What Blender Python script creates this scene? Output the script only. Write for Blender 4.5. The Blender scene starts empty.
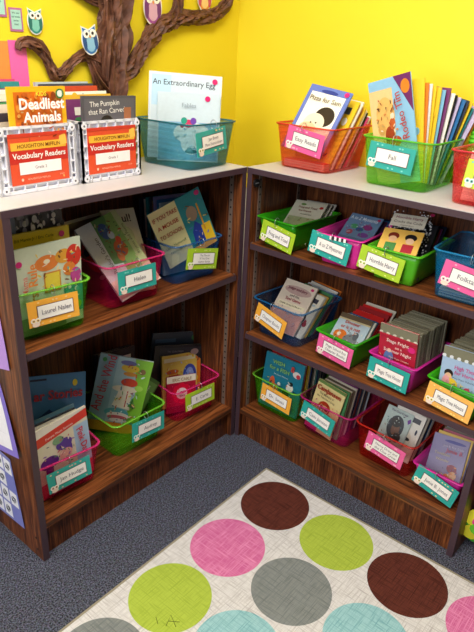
import bpy, bmesh, math, random
from mathutils import Vector, Matrix, noise
random.seed(7)
R = math.radians
scene = bpy.context.scene
COL = scene.collection

# ------------------------------------------------------------------ camera
CAM = Vector((-1.5491, -1.2279, 1.4227))
pitch, yaw, roll, FPX = -0.4267, 0.8957, 0.0477, 589.53
fwd = Vector((math.sin(yaw) * math.cos(pitch), math.cos(yaw) * math.cos(pitch), math.sin(pitch)))
rt = fwd.cross(Vector((0, 0, 1))).normalized()
up = rt.cross(fwd)
rt2 = rt * math.cos(roll) + up * math.sin(roll)
up2 = up * math.cos(roll) - rt * math.sin(roll)
cd = bpy.data.cameras.new('camera')
cam = bpy.data.objects.new('camera', cd)
COL.objects.link(cam)
m = Matrix((rt2, up2, -fwd)).transposed().to_4x4()
m.translation = CAM
cam.matrix_world = m
cd.sensor_fit = 'VERTICAL'
cd.sensor_height = 24
cd.lens = FPX / 632 * 24
cd.clip_start = 0.02
scene.camera = cam

# ------------------------------------------------------------------ world, lights, exposure
w = bpy.data.worlds.new('room_air')
scene.world = w
w.use_nodes = True
w.node_tree.nodes['Background'].inputs[0].default_value = (0.80, 0.86, 1.0, 1)
w.node_tree.nodes['Background'].inputs[1].default_value = 0.13
vs = scene.view_settings
vs.view_transform = 'Standard'
vs.look = 'None'
vs.exposure = 0.0
vs.gamma = 1.0
vs.use_curve_mapping = False


def area(name, loc, target, sx, sy, power, color):
    ld = bpy.data.lights.new(name, 'AREA')
    ld.shape = 'RECTANGLE'
    ld.size, ld.size_y = sx, sy
    ld.energy = power
    ld.color = color
    o = bpy.data.objects.new(name, ld)
    COL.objects.link(o)
    o.location = loc
    d = Vector(target) - Vector(loc)
    o.rotation_euler = d.to_track_quat('-Z', 'Y').to_euler()
    return o


area('ceiling_lamp_light', (-1.0, -0.75, 2.66), (-1.0, -0.75, 0), 1.2, 0.6, 43, (1.0, 0.94, 0.86))
area('ceiling_lamp_light', (-3.4, -0.75, 2.66), (-3.4, -0.75, 0), 1.2, 0.6, 43, (1.0, 0.94, 0.86))
area('window_daylight', (-3.8, -0.5, 1.7), (-0.5, 0.0, 0.7), 1.8, 1.3, 48, (0.90, 0.95, 1.0))


# ------------------------------------------------------------------ materials
def srgb(c):
    if isinstance(c, str):
        c = c.lstrip('#')
        c = [int(c[i:i + 2], 16) / 255 for i in (0, 2, 4)]
    return tuple((x / 12.92 if x <= 0.04045 else ((x + 0.055) / 1.055) ** 2.4) for x in c)


MC = {}


def mat(col, rough=0.5, spec=0.4, kind='plain'):
    key = (col, rough, kind)
    if key in MC:
        return MC[key]
    mt = bpy.data.materials.new('%s_%s' % (kind, str(col).strip('#')))
    mt.use_nodes = True
    nt = mt.node_tree
    b = nt.nodes['Principled BSDF']
    c = srgb(col)
    b.inputs['Roughness'].default_value = rough
    b.inputs['Specular IOR Level'].default_value = spec
    # small procedural colour unevenness so that no surface is a dead flat tone
    tc = nt.nodes.new('ShaderNodeTexCoord')
    nz = nt.nodes.new('ShaderNodeTexNoise')
    nz.inputs['Scale'].default_value = 35 if kind == 'plain' else 90
    nz.inputs['Detail'].default_value = 3
    nt.links.new(tc.outputs['Object'], nz.inputs['Vector'])
    mx = nt.nodes.new('ShaderNodeMixRGB')
    mx.blend_type = 'MIX'
    a = 0.93
    mx.inputs[1].default_value = (c[0] * a, c[1] * a, c[2] * a, 1)
    mx.inputs[2].default_value = (min(1, c[0] * 1.05), min(1, c[1] * 1.05), min(1, c[2] * 1.05), 1)
    nt.links.new(nz.outputs['Fac'], mx.inputs[0])
    nt.links.new(mx.outputs[0], b.inputs['Base Color'])
    mt.diffuse_color = (*c, 1)
    MC[key] = mt
    return mt


def printed(col):
    return mat(col, 0.32, 0.5, 'print')


def pages_mat():
    if 'pages' in MC:
        return MC['pages']
    mt = bpy.data.materials.new('page_edges')
    mt.use_nodes = True
    nt = mt.node_tree
    b = nt.nodes['Principled BSDF']
    tc = nt.nodes.new('ShaderNodeTexCoord')
    wv = nt.nodes.new('ShaderNodeTexWave')
    wv.bands_direction = 'Y'
    wv.inputs['Scale'].default_value = 260
    nt.links.new(tc.outputs['Object'], wv.inputs['Vector'])
    cr = nt.nodes.new('ShaderNodeValToRGB')
    cr.color_ramp.elements[0].color = (0.55, 0.50, 0.40, 1)
    cr.color_ramp.elements[1].color = (0.82, 0.78, 0.68, 1)
    nt.links.new(wv.outputs['Fac'], cr.inputs[0])
    nt.links.new(cr.outputs[0], b.inputs['Base Color'])
    b.inputs['Roughness'].default_value = 0.8
    MC['pages'] = mt
    return mt


def wood_mat(name, c0, c1, c2, axis, rough=0.38):
    """walnut laminate; axis = direction of the grain in object space"""
    mt = bpy.data.materials.new(name)
    mt.use_nodes = True
    nt = mt.node_tree
    b = nt.nodes['Principled BSDF']
    tc = nt.nodes.new('ShaderNodeTexCoord')
    mp = nt.nodes.new('ShaderNodeMapping')
    s = [150, 150, 150]
    s['xyz'.index(axis)] = 7
    mp.inputs['Scale'].default_value = s
    nz = nt.nodes.new('ShaderNodeTexNoise')
    nz.inputs['Scale'].default_value = 1.0
    nz.inputs['Detail'].default_value = 8
    nz.inputs['Roughness'].default_value = 0.62
    nz.inputs['Distortion'].default_value = 0.6
    nz2 = nt.nodes.new('ShaderNodeTexNoise')
    nz2.inputs['Scale'].default_value = 0.16
    nz2.inputs['Detail'].default_value = 2
    cr = nt.nodes.new('ShaderNodeValToRGB')
    e = cr.color_ramp.elements
    e[0].position, e[1].position = 0.40, 0.66
    e[0].color = (*srgb(c0), 1)
    e[1].color = (*srgb(c2), 1)
    k = e.new(0.52)
    k.color = (*srgb(c1), 1)
    ad = nt.nodes.new('ShaderNodeMath')
    ad.operation = 'MULTIPLY_ADD'
    ad.inputs[1].default_value = 0.25
    ad2 = nt.nodes.new('ShaderNodeMath')
    ad2.operation = 'MULTIPLY'
    ad2.inputs[1].default_value = 0.78
    nt.links.new(tc.outputs['Object'], mp.inputs['Vector'])
    nt.links.new(mp.outputs[0], nz.inputs['Vector'])
    nt.links.new(mp.outputs[0], nz2.inputs['Vector'])
    nt.links.new(nz2.outputs['Fac'], ad.inputs[0])
    nt.links.new(nz.outputs['Fac'], ad2.inputs[0])
    nt.links.new(ad2.outputs[0], ad.inputs[2])
    nt.links.new(ad.outputs[0], cr.inputs[0])
    nt.links.new(cr.outputs[0], b.inputs['Base Color'])
    b.inputs['Roughness'].default_value = rough
    b.inputs['Specular IOR Level'].default_value = 0.35
    return mt


WOOD_V = wood_mat('walnut_laminate_upright', '#2E1409', '#5C2F17', '#8A5029', 'z')
WOOD_H = wood_mat('walnut_laminate_shelf', '#381A0C', '#6E3C1D', '#96592F', 'x')
EDGE = mat('#46333B', 0.45, 0.4, 'vinyl_edge')
TOPM = mat('#C0BCBE', 0.35, 0.5, 'countertop')


def clear_plastic(col, solid=0.35, tint=0.15):
    key = ('clear', col, solid)
    if key in MC:
        return MC[key]
    mt = bpy.data.materials.new('clear_plastic_' + col.strip('#'))
    mt.use_nodes = True
    nt = mt.node_tree
    b = nt.nodes['Principled BSDF']
    c = srgb(col)
    b.inputs['Base Color'].default_value = (*c, 1)
    b.inputs['Roughness'].default_value = 0.18
    tr = nt.nodes.new('ShaderNodeBsdfTransparent')
    tr.inputs[0].default_value = (*[1 - tint + tint * min(1, x * 1.25 + 0.02) for x in c], 1)
    mx = nt.nodes.new('ShaderNodeMixShader')
    fr = nt.nodes.new('ShaderNodeLayerWeight')
    fr.inputs[0].default_value = 0.35
    ad = nt.nodes.new('ShaderNodeMath')
    ad.operation = 'MULTIPLY_ADD'
    ad.inputs[1].default_value = 0.14
    ad.inputs[2].default_value = solid
    ad.use_clamp = True
    nt.links.new(fr.outputs['Fresnel'], ad.inputs[0])
    nt.links.new(ad.outputs[0], mx.inputs[0])
    nt.links.new(tr.outputs[0], mx.inputs[1])
    nt.links.new(b.outputs[0], mx.inputs[2])
    nt.links.new(mx.outputs[0], nt.nodes['Material Output'].inputs['Surface'])
    MC[key] = mt
    return mt


def mesh_plastic(col, tint=0.22, solid=0.20):
    """see-through wall with a fine moulded grid of ribs"""
    key = ('meshp', col)
    if key in MC:
        return MC[key]
    mt = bpy.data.materials.new('moulded_mesh_plastic_' + col.strip('#'))
    mt.use_nodes = True
    nt = mt.node_tree
    b = nt.nodes['Principled BSDF']
    c = srgb(col)
    b.inputs['Base Color'].default_value = (*c, 1)
    b.inputs['Roughness'].default_value = 0.25
    tc = nt.nodes.new('ShaderNodeTexCoord')
    sp = nt.nodes.new('ShaderNodeSeparateXYZ')
    nt.links.new(tc.outputs['Object'], sp.inputs[0])
    prev = None
    for ax in 'XYZ':
        md = nt.nodes.new('ShaderNodeMath')
        md.operation = 'PINGPONG'
        md.inputs[1].default_value = 0.002
        nt.links.new(sp.outputs[ax], md.inputs[0])
        gt = nt.nodes.new('ShaderNodeMath')
        gt.operation = 'LESS_THAN'
        gt.inputs[1].default_value = 0.0006
        nt.links.new(md.outputs[0], gt.inputs[0])
        if prev:
            mxm = nt.nodes.new('ShaderNodeMath')
            mxm.operation = 'MAXIMUM'
            nt.links.new(prev, mxm.inputs[0])
            nt.links.new(gt.outputs[0], mxm.inputs[1])
            prev = mxm.outputs[0]
        else:
            prev = gt.outputs[0]
    ad = nt.nodes.new('ShaderNodeMath')
    ad.operation = 'MULTIPLY_ADD'
    ad.inputs[1].default_value = 0.25
    ad.inputs[2].default_value = solid - 0.12
    nt.links.new(prev, ad.inputs[0])
    tr = nt.nodes.new('ShaderNodeBsdfTransparent')
    tr.inputs[0].default_value = (*[1 - tint + tint * min(1, x * 1.25 + 0.02) for x in c], 1)
    mx = nt.nodes.new('ShaderNodeMixShader')
    nt.links.new(ad.outputs[0], mx.inputs[0])
    nt.links.new(tr.outputs[0], mx.inputs[1])
    nt.links.new(b.outputs[0], mx.inputs[2])
    nt.links.new(mx.outputs[0], nt.nodes['Material Output'].inputs['Surface'])
    MC[key] = mt
    return mt


def opaque_plastic(col):
    key = ('opq', col)
    if key in MC:
        return MC[key]
    mt = mat(col, 0.3, 0.5, 'plastic')
    b = mt.node_tree.nodes['Principled BSDF']
    MC[key] = mt
    return mt


METAL = mat('#B9B9BC', 0.3, 0.5, 'metal')
METAL.node_tree.nodes['Principled BSDF'].inputs['Metallic'].default_value = 0.9


# ------------------------------------------------------------------ mesh helper
TXT = {}


def text_mesh(s, bold=0.0):
    k = (s, bold)
    if k not in TXT:
        cu = bpy.data.curves.new('lettering', 'FONT')
        cu.body = s
        cu.size = 1
        cu.offset = bold
        cu.resolution_u = 2
        cu.align_x = 'CENTER'
        cu.align_y = 'CENTER'
        ob = bpy.data.objects.new('lettering', cu)
        COL.objects.link(ob)
        dg = bpy.context.evaluated_depsgraph_get()
        me = bpy.data.meshes.new_from_object(ob.evaluated_get(dg))
        vv = [tuple(v.co) for v in me.vertices]
        ff = [tuple(p.vertices) for p in me.polygons]
        bpy.data.objects.remove(ob)
        bpy.data.meshes.remove(me)
        bpy.data.curves.remove(cu)
        TXT[k] = (vv, ff)
    return TXT[k]


class MB:
    def __init__(self):
        self.v, self.f, self.mi, self.mats, self.sm = [], [], [], [], []

    def m(self, mt):
        if mt not in self.mats:
            self.mats.append(mt)
        return self.mats.index(mt)

    def add(self, vs_, fs, mt, smooth=False):
        o = len(self.v)
        self.v += [tuple(x) for x in vs_]
        i = self.m(mt)
        for f in fs:
            self.f.append([o + k for k in f])
            self.mi.append(i)
            self.sm.append(smooth)

    def box(self, x0, x1, y0, y1, z0, z1, mt, M=None):
        p = [Vector((x, y, z)) for z in (z0, z1) for y in (y0, y1) for x in (x0, x1)]
        if M:
            p = [M @ q for q in p]
        self.add(p, [(0, 2, 3, 1), (4, 5, 7, 6), (0, 1, 5, 4), (2, 6, 7, 3), (0, 4, 6, 2), (1, 3, 7, 5)], mt)

    def rings(self, rings, mt, cap0=True, cap1=True, smooth=True, closed=True):
        n = len(rings[0])
        vv = [p for r_ in rings for p in r_]
        fs = []
        for i in range(len(rings) - 1):
            for j in range(n if closed else n - 1):
                a, b = i * n + j, i * n + (j + 1) % n
                fs.append((a, b, b + n, a + n))
        if cap0:
            fs.append(tuple(range(n))[::-1])
        if cap1:
            fs.append(tuple((len(rings) - 1) * n + k for k in range(n)))
        self.add(vv, fs, mt, smooth)

    def tube(self, pts, rad, mt, n=8, closed=False):
        rs = []
        N = len(pts)
        for i, p in enumerate(pts):
            p = Vector(p)
            a = Vector(pts[(i - 1) % N] if (closed or i > 0) else pts[i])
            b = Vector(pts[(i + 1) % N] if (closed or i < N - 1) else pts[i])
            t = (b - a).normalized()
            s = t.cross(Vector((0.13, 0.31, 0.94))).normalized()
            u = s.cross(t)
            rs.append([p + (s * math.cos(q) + u * math.sin(q)) * rad for q in (2 * math.pi * k / n for k in range(n))])
        if closed:
            rs.append(rs[0])
        self.rings(rs, mt, not closed, not closed)

    def disc(self, c, ax, r_, h, mt, n=20):
        c, ax = Vector(c), Vector(ax).normalized()
        s = ax.cross(Vector((0.3, 0.9, 0.2))).normalized()
        u = ax.cross(s)
        rr = [[c + ax * hh + (s * math.cos(q) + u * math.sin(q)) * r_ for q in (2 * math.pi * k / n for k in range(n))] for hh in (0, h)]
        self.rings(rr, mt, smooth=False)

    def build(self, name, parent=None, bevel=0, loc=None, rotz=0):
        me = bpy.data.meshes.new(name)
        me.from_pydata(self.v, [], self.f)
        for x in self.mats:
            me.materials.append(x)
        me.polygons.foreach_set('material_index', self.mi)
        me.polygons.foreach_set('use_smooth', self.sm)
        me.update()
        o = bpy.data.objects.new(name, me)
        COL.objects.link(o)
        if parent:
            o.parent = parent
        if loc:
            o.location = loc
            o.rotation_euler = (0, 0, rotz)
        if bevel:
            bv = o.modifiers.new('bevel', 'BEVEL')
            bv.width = bevel
            bv.segments = 2
            bv.limit_method = 'ANGLE'
        return o


def thing(name, label, cat, M=None, group=None):
    o = bpy.data.objects.new(name, None)
    o.empty_display_size = 0.05
    COL.objects.link(o)
    if M is not None:
        o.matrix_world = M
    return tag(o, label, cat, group)


def tag(o, label, cat, group=None):
    o['label'] = label
    o['category'] = cat
    if group:
        o['group'] = group
    return o


def struct(o):
    o['kind'] = 'structure'
    return o


# flat art on a face: (x, z) in metres on the plane y = -off
def art(mb, W, H, ops, F=None, base=0.0004):
    F = F or (lambda x, z, o: (x, -o, z))
    off = base
    for op in ops:
        k = op[0]
        off += 0.00015
        if k == 'r':
            _, x0, y0, x1, y1, c = op
            pts = [(x0, y0), (x1, y0), (x1, y1), (x0, y1)]
            vv = [F((x - .5) * W, y * H, off) for x, y in pts]
            mb.add(vv, [(0, 1, 2, 3)], printed(c))
        elif k == 'e':
            _, cx, cy, rx, ry, c = op
            n = 22
            vv = [F((cx - .5 + rx * math.cos(2 * math.pi * i / n)) * W, (cy + ry * math.sin(2 * math.pi * i / n)) * H, off) for i in range(n)]
            mb.add(vv, [tuple(range(n))], printed(c))
        elif k == 'p':
            _, pts, c = op
            vv = [F((x - .5) * W, y * H, off) for x, y in pts]
            mb.add(vv, [tuple(range(len(vv)))], printed(c))
        elif k == 't':
            _, cx, cy, size, s, c = op[:6]
            rot = R(op[6]) if len(op) > 6 else 0
            bold = op[7] if len(op) > 7 else 0.012
            vv, ff = text_mesh(s, bold)
            wid = max(abs(v[0]) for v in vv) * 2 if vv else 1
            sz = size * H
            maxw = (op[8] if len(op) > 8 else 0.92) * (W if abs(math.sin(rot)) < .7 else H)
            sx = sz if wid * sz < maxw else maxw / wid
            out = []
            for a, b_, _z in vv:
                a, b_ = a * sx, b_ * sz
                a, b_ = a * math.cos(rot) - b_ * math.sin(rot), a * math.sin(rot) + b_ * math.cos(rot)
                out.append(F((cx - .5) * W + a, cy * H + b_, off))
            mb.add(out, ff, printed(c))
    return off


# ------------------------------------------------------------------ dimensions
ZT, ZA1, ZAb, ZB1, ZB2, ZBb = 1.067, 0.690, 0.131, 0.808, 0.4615, 0.1266
WA, WB, DEP, TH = 0.880, 0.916, 0.33, 0.020
LEV = dict(T=ZT, A1=ZA1, Ab=ZAb, B1=ZB1, B2=ZB2, Bb=ZBb)

# ------------------------------------------------------------------ floor, walls, ceiling
cm = bpy.data.materials.new('loop_carpet')
cm.use_nodes = True
nt = cm.node_tree
b = nt.nodes['Principled BSDF']
tc = nt.nodes.new('ShaderNodeTexCoord')
vo = nt.nodes.new('ShaderNodeTexVoronoi')
vo.inputs['Scale'].default_value = 300
nz = nt.nodes.new('ShaderNodeTexNoise')
nz.inputs['Scale'].default_value = 230
nz.inputs['Detail'].default_value = 4
cr = nt.nodes.new('ShaderNodeValToRGB')
cr.color_ramp.elements[0].position = 0.38
cr.color_ramp.elements[1].position = 0.62
cr.color_ramp.elements[0].color = (*srgb('#1C2030'), 1)
cr.color_ramp.elements[1].color = (*srgb('#60658A'), 1)
mx = nt.nodes.new('ShaderNodeMixRGB')
mx.blend_type = 'MULTIPLY'
mx.inputs[0].default_value = 0.5
for q in (vo, nz):
    nt.links.new(tc.outputs['Object'], q.inputs['Vector'])
nt.links.new(nz.outputs['Fac'], cr.inputs[0])
nt.links.new(cr.outputs[0], mx.inputs[1])
nt.links.new(vo.outputs['Color'], mx.inputs[2])
hs = nt.nodes.new('ShaderNodeHueSaturation')
hs.inputs['Saturation'].default_value = 0.55
hs.inputs['Value'].default_value = 0.86
nt.links.new(mx.outputs[0], hs.inputs['Color'])
nt.links.new(hs.outputs[0], b.inputs['Base Color'])
b.inputs['Roughness'].default_value = 0.95
b.inputs['Specular IOR Level'].default_value = 0.1
bp = nt.nodes.new('ShaderNodeBump')
bp.inputs['Strength'].default_value = 0.25
bp.inputs['Distance'].default_value = 0.003
nt.links.new(vo.outputs['Distance'], bp.inputs['Height'])
nt.links.new(bp.outputs[0], b.inputs['Normal'])
mb = MB()
mb.box(-4.4, 0.46, -4.2, 0.46, -0.05, 0.0, cm)
struct(mb.build('floor'))
WALLM = mat('#D9D3C3', 0.8, 0.2, 'wall_paint')
mb = MB()
mb.box(-4.4, 0.46, 0.368, 0.46, 0.0, 2.7, WALLM)
struct(mb.build('wall_back'))
mb = MB()
mb.box(0.368, 0.46, -4.2, 0.368, 0.0, 2.7, WALLM)
struct(mb.build('wall_right'))
mb = MB()
mb.box(-4.4, 0.46, -4.2, 0.46, 2.7, 2.75, mat('#E6E4DD', 0.9, 0.1, 'ceiling_tile'))
struct(mb.build('ceiling'))
BASEM = mat('#4A4440', 0.5, 0.3, 'vinyl_base')
mb = MB()
mb.box(-4.4, 0.36, 0.360, 0.368, 0, 0.10, BASEM)
struct(mb.build('baseboard_back'))
mb = MB()
mb.box(0.360, 0.368, -4.2, 0.36, 0, 0.10, BASEM)
struct(mb.build('baseboard_right'))
# ceiling lamps: white frame and prismatic diffuser
for lx, lab in ((-1.0, 'white ceiling light panel above the dotted rug'), (-3.4, 'white ceiling light panel further from the bookcases')):
    t = thing('ceiling_light', lab, 'ceiling light', Matrix.Translation((lx, -0.75, 2.7)))
    mb = MB()
    for x0, x1, y0, y1 in ((-.64, .64, -.34, -.30), (-.64, .64, .30, .34), (-.64, -.60, -.30, .30), (.60, .64, -.30, .30)):
        mb.box(x0, x1, y0, y1, -0.03, 0, mat('#F2F2F0', 0.4))
    mb.build('frame', t)
    em = bpy.data.materials.new('lit_diffuser')
    em.use_nodes = True
    bb = em.node_tree.nodes['Principled BSDF']
    bb.inputs['Emission Color'].default_value = (1, 0.95, 0.86, 1)
    bb.inputs['Emission Strength'].default_value = 4
    mb = MB()
    mb.box(-.6, .6, -.3, .3, -0.012, -0.004, em)
    mb.build('diffuser', t)

# yellow butcher paper over both walls, rounding the corner
pm = bpy.data.materials.new('yellow_butcher_paper')
pm.use_nodes = True
nt = pm.node_tree
b = nt.nodes['Principled BSDF']
b.inputs['Base Color'].default_value = (*srgb('#F1DA28'), 1)
b.inputs['Roughness'].default_value = 0.55
tc = nt.nodes.new('ShaderNodeTexCoord')
nz = nt.nodes.new('ShaderNodeTexNoise')
nz.inputs['Scale'].default_value = 7
nz.inputs['Detail'].default_value = 4
nt.links.new(tc.outputs['Object'], nz.inputs['Vector'])
bp = nt.nodes.new('ShaderNodeBump')
bp.inputs['Strength'].default_value = 0.35
bp.inputs['Distance'].default_value = 0.01
nt.links.new(nz.outputs['Fac'], bp.inputs['Height'])
nt.links.new(bp.outputs[0], b.inputs['Normal'])
for lab, (x0, x1, y0, y1) in (('bright yellow paper covering the wall behind the left bookcase', (-1.6, .3665, .3640, .3665)),
                              ('bright yellow paper covering the wall behind the right bookcase', (.3640, .3665, -1.6, .3635))):
    mb = MB()
    mb.box(x0, x1, y0, y1, .90, 2.25, pm)
    tag(mb.build('backing_paper'), lab, 'backing paper')


# ------------------------------------------------------------------ bookcases
def bookcase(M, W, shelves, zb, label, side_out):
    t = thing('bookcase', label, 'bookcase', M)
    d = DEP
    xo = 0.0

    # local frame: x from 0..W along the front, y depth, z up
    for nm, x0, x1 in (('side_panel', 0, TH), ('side_panel', W - TH, W)):
        mb = MB()
        mb.box(x0, x1, 0.001, d, 0, ZT - 0.020, WOOD_V)
        mb.box(x0, x1, 0, 0.0012, 0, ZT - 0.020, EDGE)
        p = mb.build(nm, t)
        # metal pilaster strip with slots, and assembly screws
        inner = x1 if x0 == 0 else x0
        sg = 1 if x0 == 0 else -1
        for yy in (0.045, d - 0.06):
            sb = MB()
            a, c_ = sorted((inner, inner + sg * 0.002))
            sb.box(a, c_, yy - 0.008, yy + 0.008, zb + 0.002, ZT - 0.022, mat('#6B5B52', 0.4, 0.5, 'strip'))
            z = zb + 0.03
            a, c_ = sorted((inner + sg * 0.0018, inner + sg * 0.0025))
            while z < ZT - 0.04:
                sb.box(a, c_, yy - 0.003, yy + 0.003, z, z + 0.006, mat('#18120F', 0.6))
                z += 0.0254
            sb.build('shelf_standard', t)
    mb = MB()
    mb.box(TH + .0005, W - TH - .0005, d - 0.006, d, 0.02, ZT - 0.021, WOOD_V)
    mb.build('back_panel', t)
    for z in shelves:
        mb = MB()
        mb.box(TH + 0.004, W - TH - 0.004, 0.006, d - 0.008, z - 0.020, z, WOOD_H)
        mb.box(TH + 0.004, W - TH - 0.004, 0.004, 0.0062, z - 0.020, z, EDGE)
        s = mb.build('shelf', t)
        cb = MB()
        for xx in (TH + 0.001, W - TH - 0.006):
            cb.box(xx, xx + 0.004, 0.012, 0.020, z - 0.007, z + 0.002, METAL)
        cb.build('shelf_clip', s)
    mb = MB()
    mb.box(TH, W - TH, 0.004, d - 0.006, zb - 0.020, zb, WOOD_H)
    mb.box(TH, W - TH, 0.002, 0.0042, zb - 0.012, zb, mat('#4C2B1A', 0.4, 0.4, 'dark_edge'))
    mb.build('bottom_shelf', t)
    mb = MB()
    mb.box(TH, W - TH, 0.022, 0.036, 0, zb - 0.020, WOOD_V)
    mb.build('kick_board', t)
    mb = MB()
    mb.box(-0.001, W + 0.001, 0.0, d + 0.004, ZT - 0.002, ZT, TOPM)
    mb.box(-0.001, W + 0.001, -0.0005, d + 0.004, ZT - 0.020, ZT - 0.002, EDGE)
    mb.build('countertop', t)
    return t


MA = Matrix.Translation((-WA, 0, 0))
MBM = Matrix.Translation((0, 0, 0)) @ Matrix.Rotation(R(-92), 4, 'Z')
caseA = bookcase(MA, WA, [ZA1], ZAb, 'two-level walnut bookcase on the left with papers on its side', -1)
caseB = bookcase(Matrix.Translation((0.002, -0.002, 0)) @ Matrix.Rotation(R(-92), 4, 'Z'), WB, [ZB1, ZB2], ZBb, 'three-level walnut bookcase on the right side of the corner', 1)
# dark round cap inside the top of the right bookcase's near post
mb = MB()
mb.disc((TH + 0.002, 0.020, 1.015), (1, 0, 0), 0.014, 0.006, mat('#1A1A1C', 0.35), 24)
mb.box(TH + 0.008, TH + 0.009, 0.011, 0.029, 1.0135, 1.0165, mat('#8C8C90', 0.4))
mb.build('lock_cylinder', caseB)
# screws in the left outer side
mb = MB()
for y, z in ((0.03, 0.075), (0.03, 0.03), (0.30, 0.075)):
    mb.disc((0, y, z), (-1, 0, 0), 0.004, 0.001, mat('#2A1A12', 0.4), 12)
mb.build('screw_cap', caseA)


# ------------------------------------------------------------------ bins
def rrect(x0, x1, y0, y1, r_, z, n=5):
    pts = []
    for cx_, cy_, a0 in ((x1 - r_, y0 + r_, -90), (x1 - r_, y1 - r_, 0), (x0 + r_, y1 - r_, 90), (x0 + r_, y0 + r_, 180)):
        for i in range(n + 1):
            a = R(a0 + 90 * i / n)
            pts.append(Vector((cx_ + r_ * math.cos(a), cy_ + r_ * math.sin(a), z)))
    return pts


BIG = dict(bw=.095, tw=.1125, y0=0.0, y1=.212, ty0=-.017, ty1=.232, h=.140, r=.022)
SMALL = dict(bw=.062, tw=.080, y0=0.0, y1=.215, ty0=-.020, ty1=.235, h=.100, r=.010)
FR = {}


def bin_frame(lv, x, y, ang):
    return Matrix.Translation((x, y, LEV[lv] + 0.0008)) @ Matrix.Rotation(R(ang), 4, 'Z')


def make_bin(key, name, lv, x, y, ang, style, color, rimcol, label, tagspec, group=None, size=None):
    F = bin_frame(lv, x, y, ang)
    FR[key] = F
    t = thing(name, label, 'book bin', F, group)
    S = dict(size or (BIG if style != 'small' else SMALL))
    if style == 'small':
        pm_ = opaque_plastic(color)
        rm = pm_
    elif style == 'mesh':
        pm_ = mesh_plastic(color)
        rm = clear_plastic(rimcol, 0.75)
    elif key == 'blB':
        pm_ = clear_plastic(color, 0.22)
        rm = clear_plastic(rimcol, 0.5)
    else:
        pm_ = clear_plastic(color, 0.055)
        rm = clear_plastic(rimcol, 0.45)
    th = 0.0016 if style != 'small' else 0.0022

    def lerp(k, z, ins=0.0):
        f = z / S['h']
        return rrect(-(S['bw'] + (S['tw'] - S['bw']) * f) + ins, (S['bw'] + (S['tw'] - S['bw']) * f) - ins,
                     S['y0'] + (S['ty0'] - S['y0']) * f + ins, S['y1'] + (S['ty1'] - S['y1']) * f - ins, S['r'] + 0.004 * f, z)
    mb = MB()
    h = S['h']
    rs = [rrect(-S['bw'] + .004, S['bw'] - .004, S['y0'] + .004, S['y1'] - .004, S['r'], 0), lerp(0, 0.003)]
    rs += [lerp(0, h * k / 4) for k in (1, 2, 3)] + [lerp(0, h - 0.004)]
    rs += [lerp(0, h - 0.004, th)] + [lerp(0, h * k / 4, th) for k in (3, 2, 1)] + [lerp(0, 0.0045, th), lerp(0, 0.0030, th + .003)]
    mb.rings(rs, pm_)
    mb.build('tub', t)
    mb = MB()
    lip = 0.0035 if style != 'small' else 0.006
    rs = [lerp(0, h - 0.004, th), lerp(0, h - 0.005, -lip), lerp(0, h - 0.001, -lip - .001), lerp(0, h, -lip + .001), lerp(0, h, th)]
    mb.rings(rs + [rs[0]], rm, False, False)
    mb.build('rim', t)
    # name tag on a binder ring
    if tagspec:
        cx_, cz_, rl, border, text, extra = tagspec
        TW, THt = 0.143, 0.071
        yo = S['ty0'] - 0.0085
        tilt = R(-3)
        TM = Matrix.Translation((cx_, yo, cz_)) @ Matrix.Rotation(tilt, 4, 'X') @ Matrix.Rotation(-R(rl), 4, 'Y')
        dark = '#5A3A48' if border != '#F2A93B' else '#7A3B3A'
        FF = lambda x_, z_, o: TM @ Vector((x_, -o, z_ - THt / 2))
        mb = MB()
        mb.box(-TW / 2, TW / 2, 0, 0.0012, -THt / 2, THt / 2, printed(border), TM)
        rnd = random.Random(key)
        light = extra
        ops = []
        for k in range(9):
            ops.append(('e', rnd.uniform(.08, .92), rnd.choice((.09, .91)), .022, .035, light))
        ops += [('r', .17, .24, .89, .80, dark), ('r', .185, .265, .878, .775, '#F4F0EA')]
        ops += [('e', .085, .25, .055, .105, '#F7F4EA'), ('e', .165, .25, .055, .105, '#F7F4EA'), ('e', .125, .10, .075, .09, '#F0D9C8'),
                ('e', .085, .25, .032, .06, light if light != border else '#6BB7A8'), ('e', .165, .25, .032, .06, light), ('e', .085, .25, .014, .028, '#2A2430'), ('e', .165, .25, .014, .028, '#2A2430')]
        art(mb, TW, THt, ops, FF)
        tg = mb.build('name_tag', t)
        lines = text.split('|')
        mb = MB()
        for i, s in enumerate(lines):
            n = len(lines)
            sz = {1: .27, 2: .19, 3: .14}[n]
            yy = .52 + ((n - 1) / 2 - i) * {1: 0, 2: .21, 3: .15}[n]
            art(mb, TW, THt, [('t', .545, yy, sz, s, '#6E6470', 0, 0.0, .58)], FF, 0.003)
        mb.build('lettering', tg)
        mb = MB()
        # ring goes from the tag's top hole over the rim
        ctr = Vector((cx_ * 0.6, S['ty0'] - 0.006, h + 0.000))
        pts_ = [ctr + Vector((0.0, 0.012 * math.cos(a), 0.014 * math.sin(a) - 0.004)) for a in (2 * math.pi * k / 20 for k in range(20))]
        mb.tube(pts_, 0.0011, METAL, 6, True)
        mb.build('binder_ring', t)
        if key == 'pkB':
            mb = MB()
            pts_ = []
            for k in range(7):
                s0 = -0.024 + k * 0.008
                c = ('#F1EDEA', '#3A3238')[k % 2]
                mb.box(ctr.x + 0.012 + s0, ctr.x + 0.012 + s0 + 0.008, S['ty0'] - 0.0085, S['ty0'] - 0.0065, h - 0.013, h - 0.002, mat(c, 0.4, 0.4, 'tape'))
            mb.build('striped_clip', t)
    return t


GREEN, LIME, PINK, MAG, BLUE, RED, TEAL = '#5CCB1E', '#8FE045', '#E0267E', '#C42A8C', '#1273B0', '#D6262B', '#1E8C96'
OR, TB, GR, PK = '#F5AE3D', '#2BA59B', '#A9CC2F', '#EA5F9C'
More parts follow.
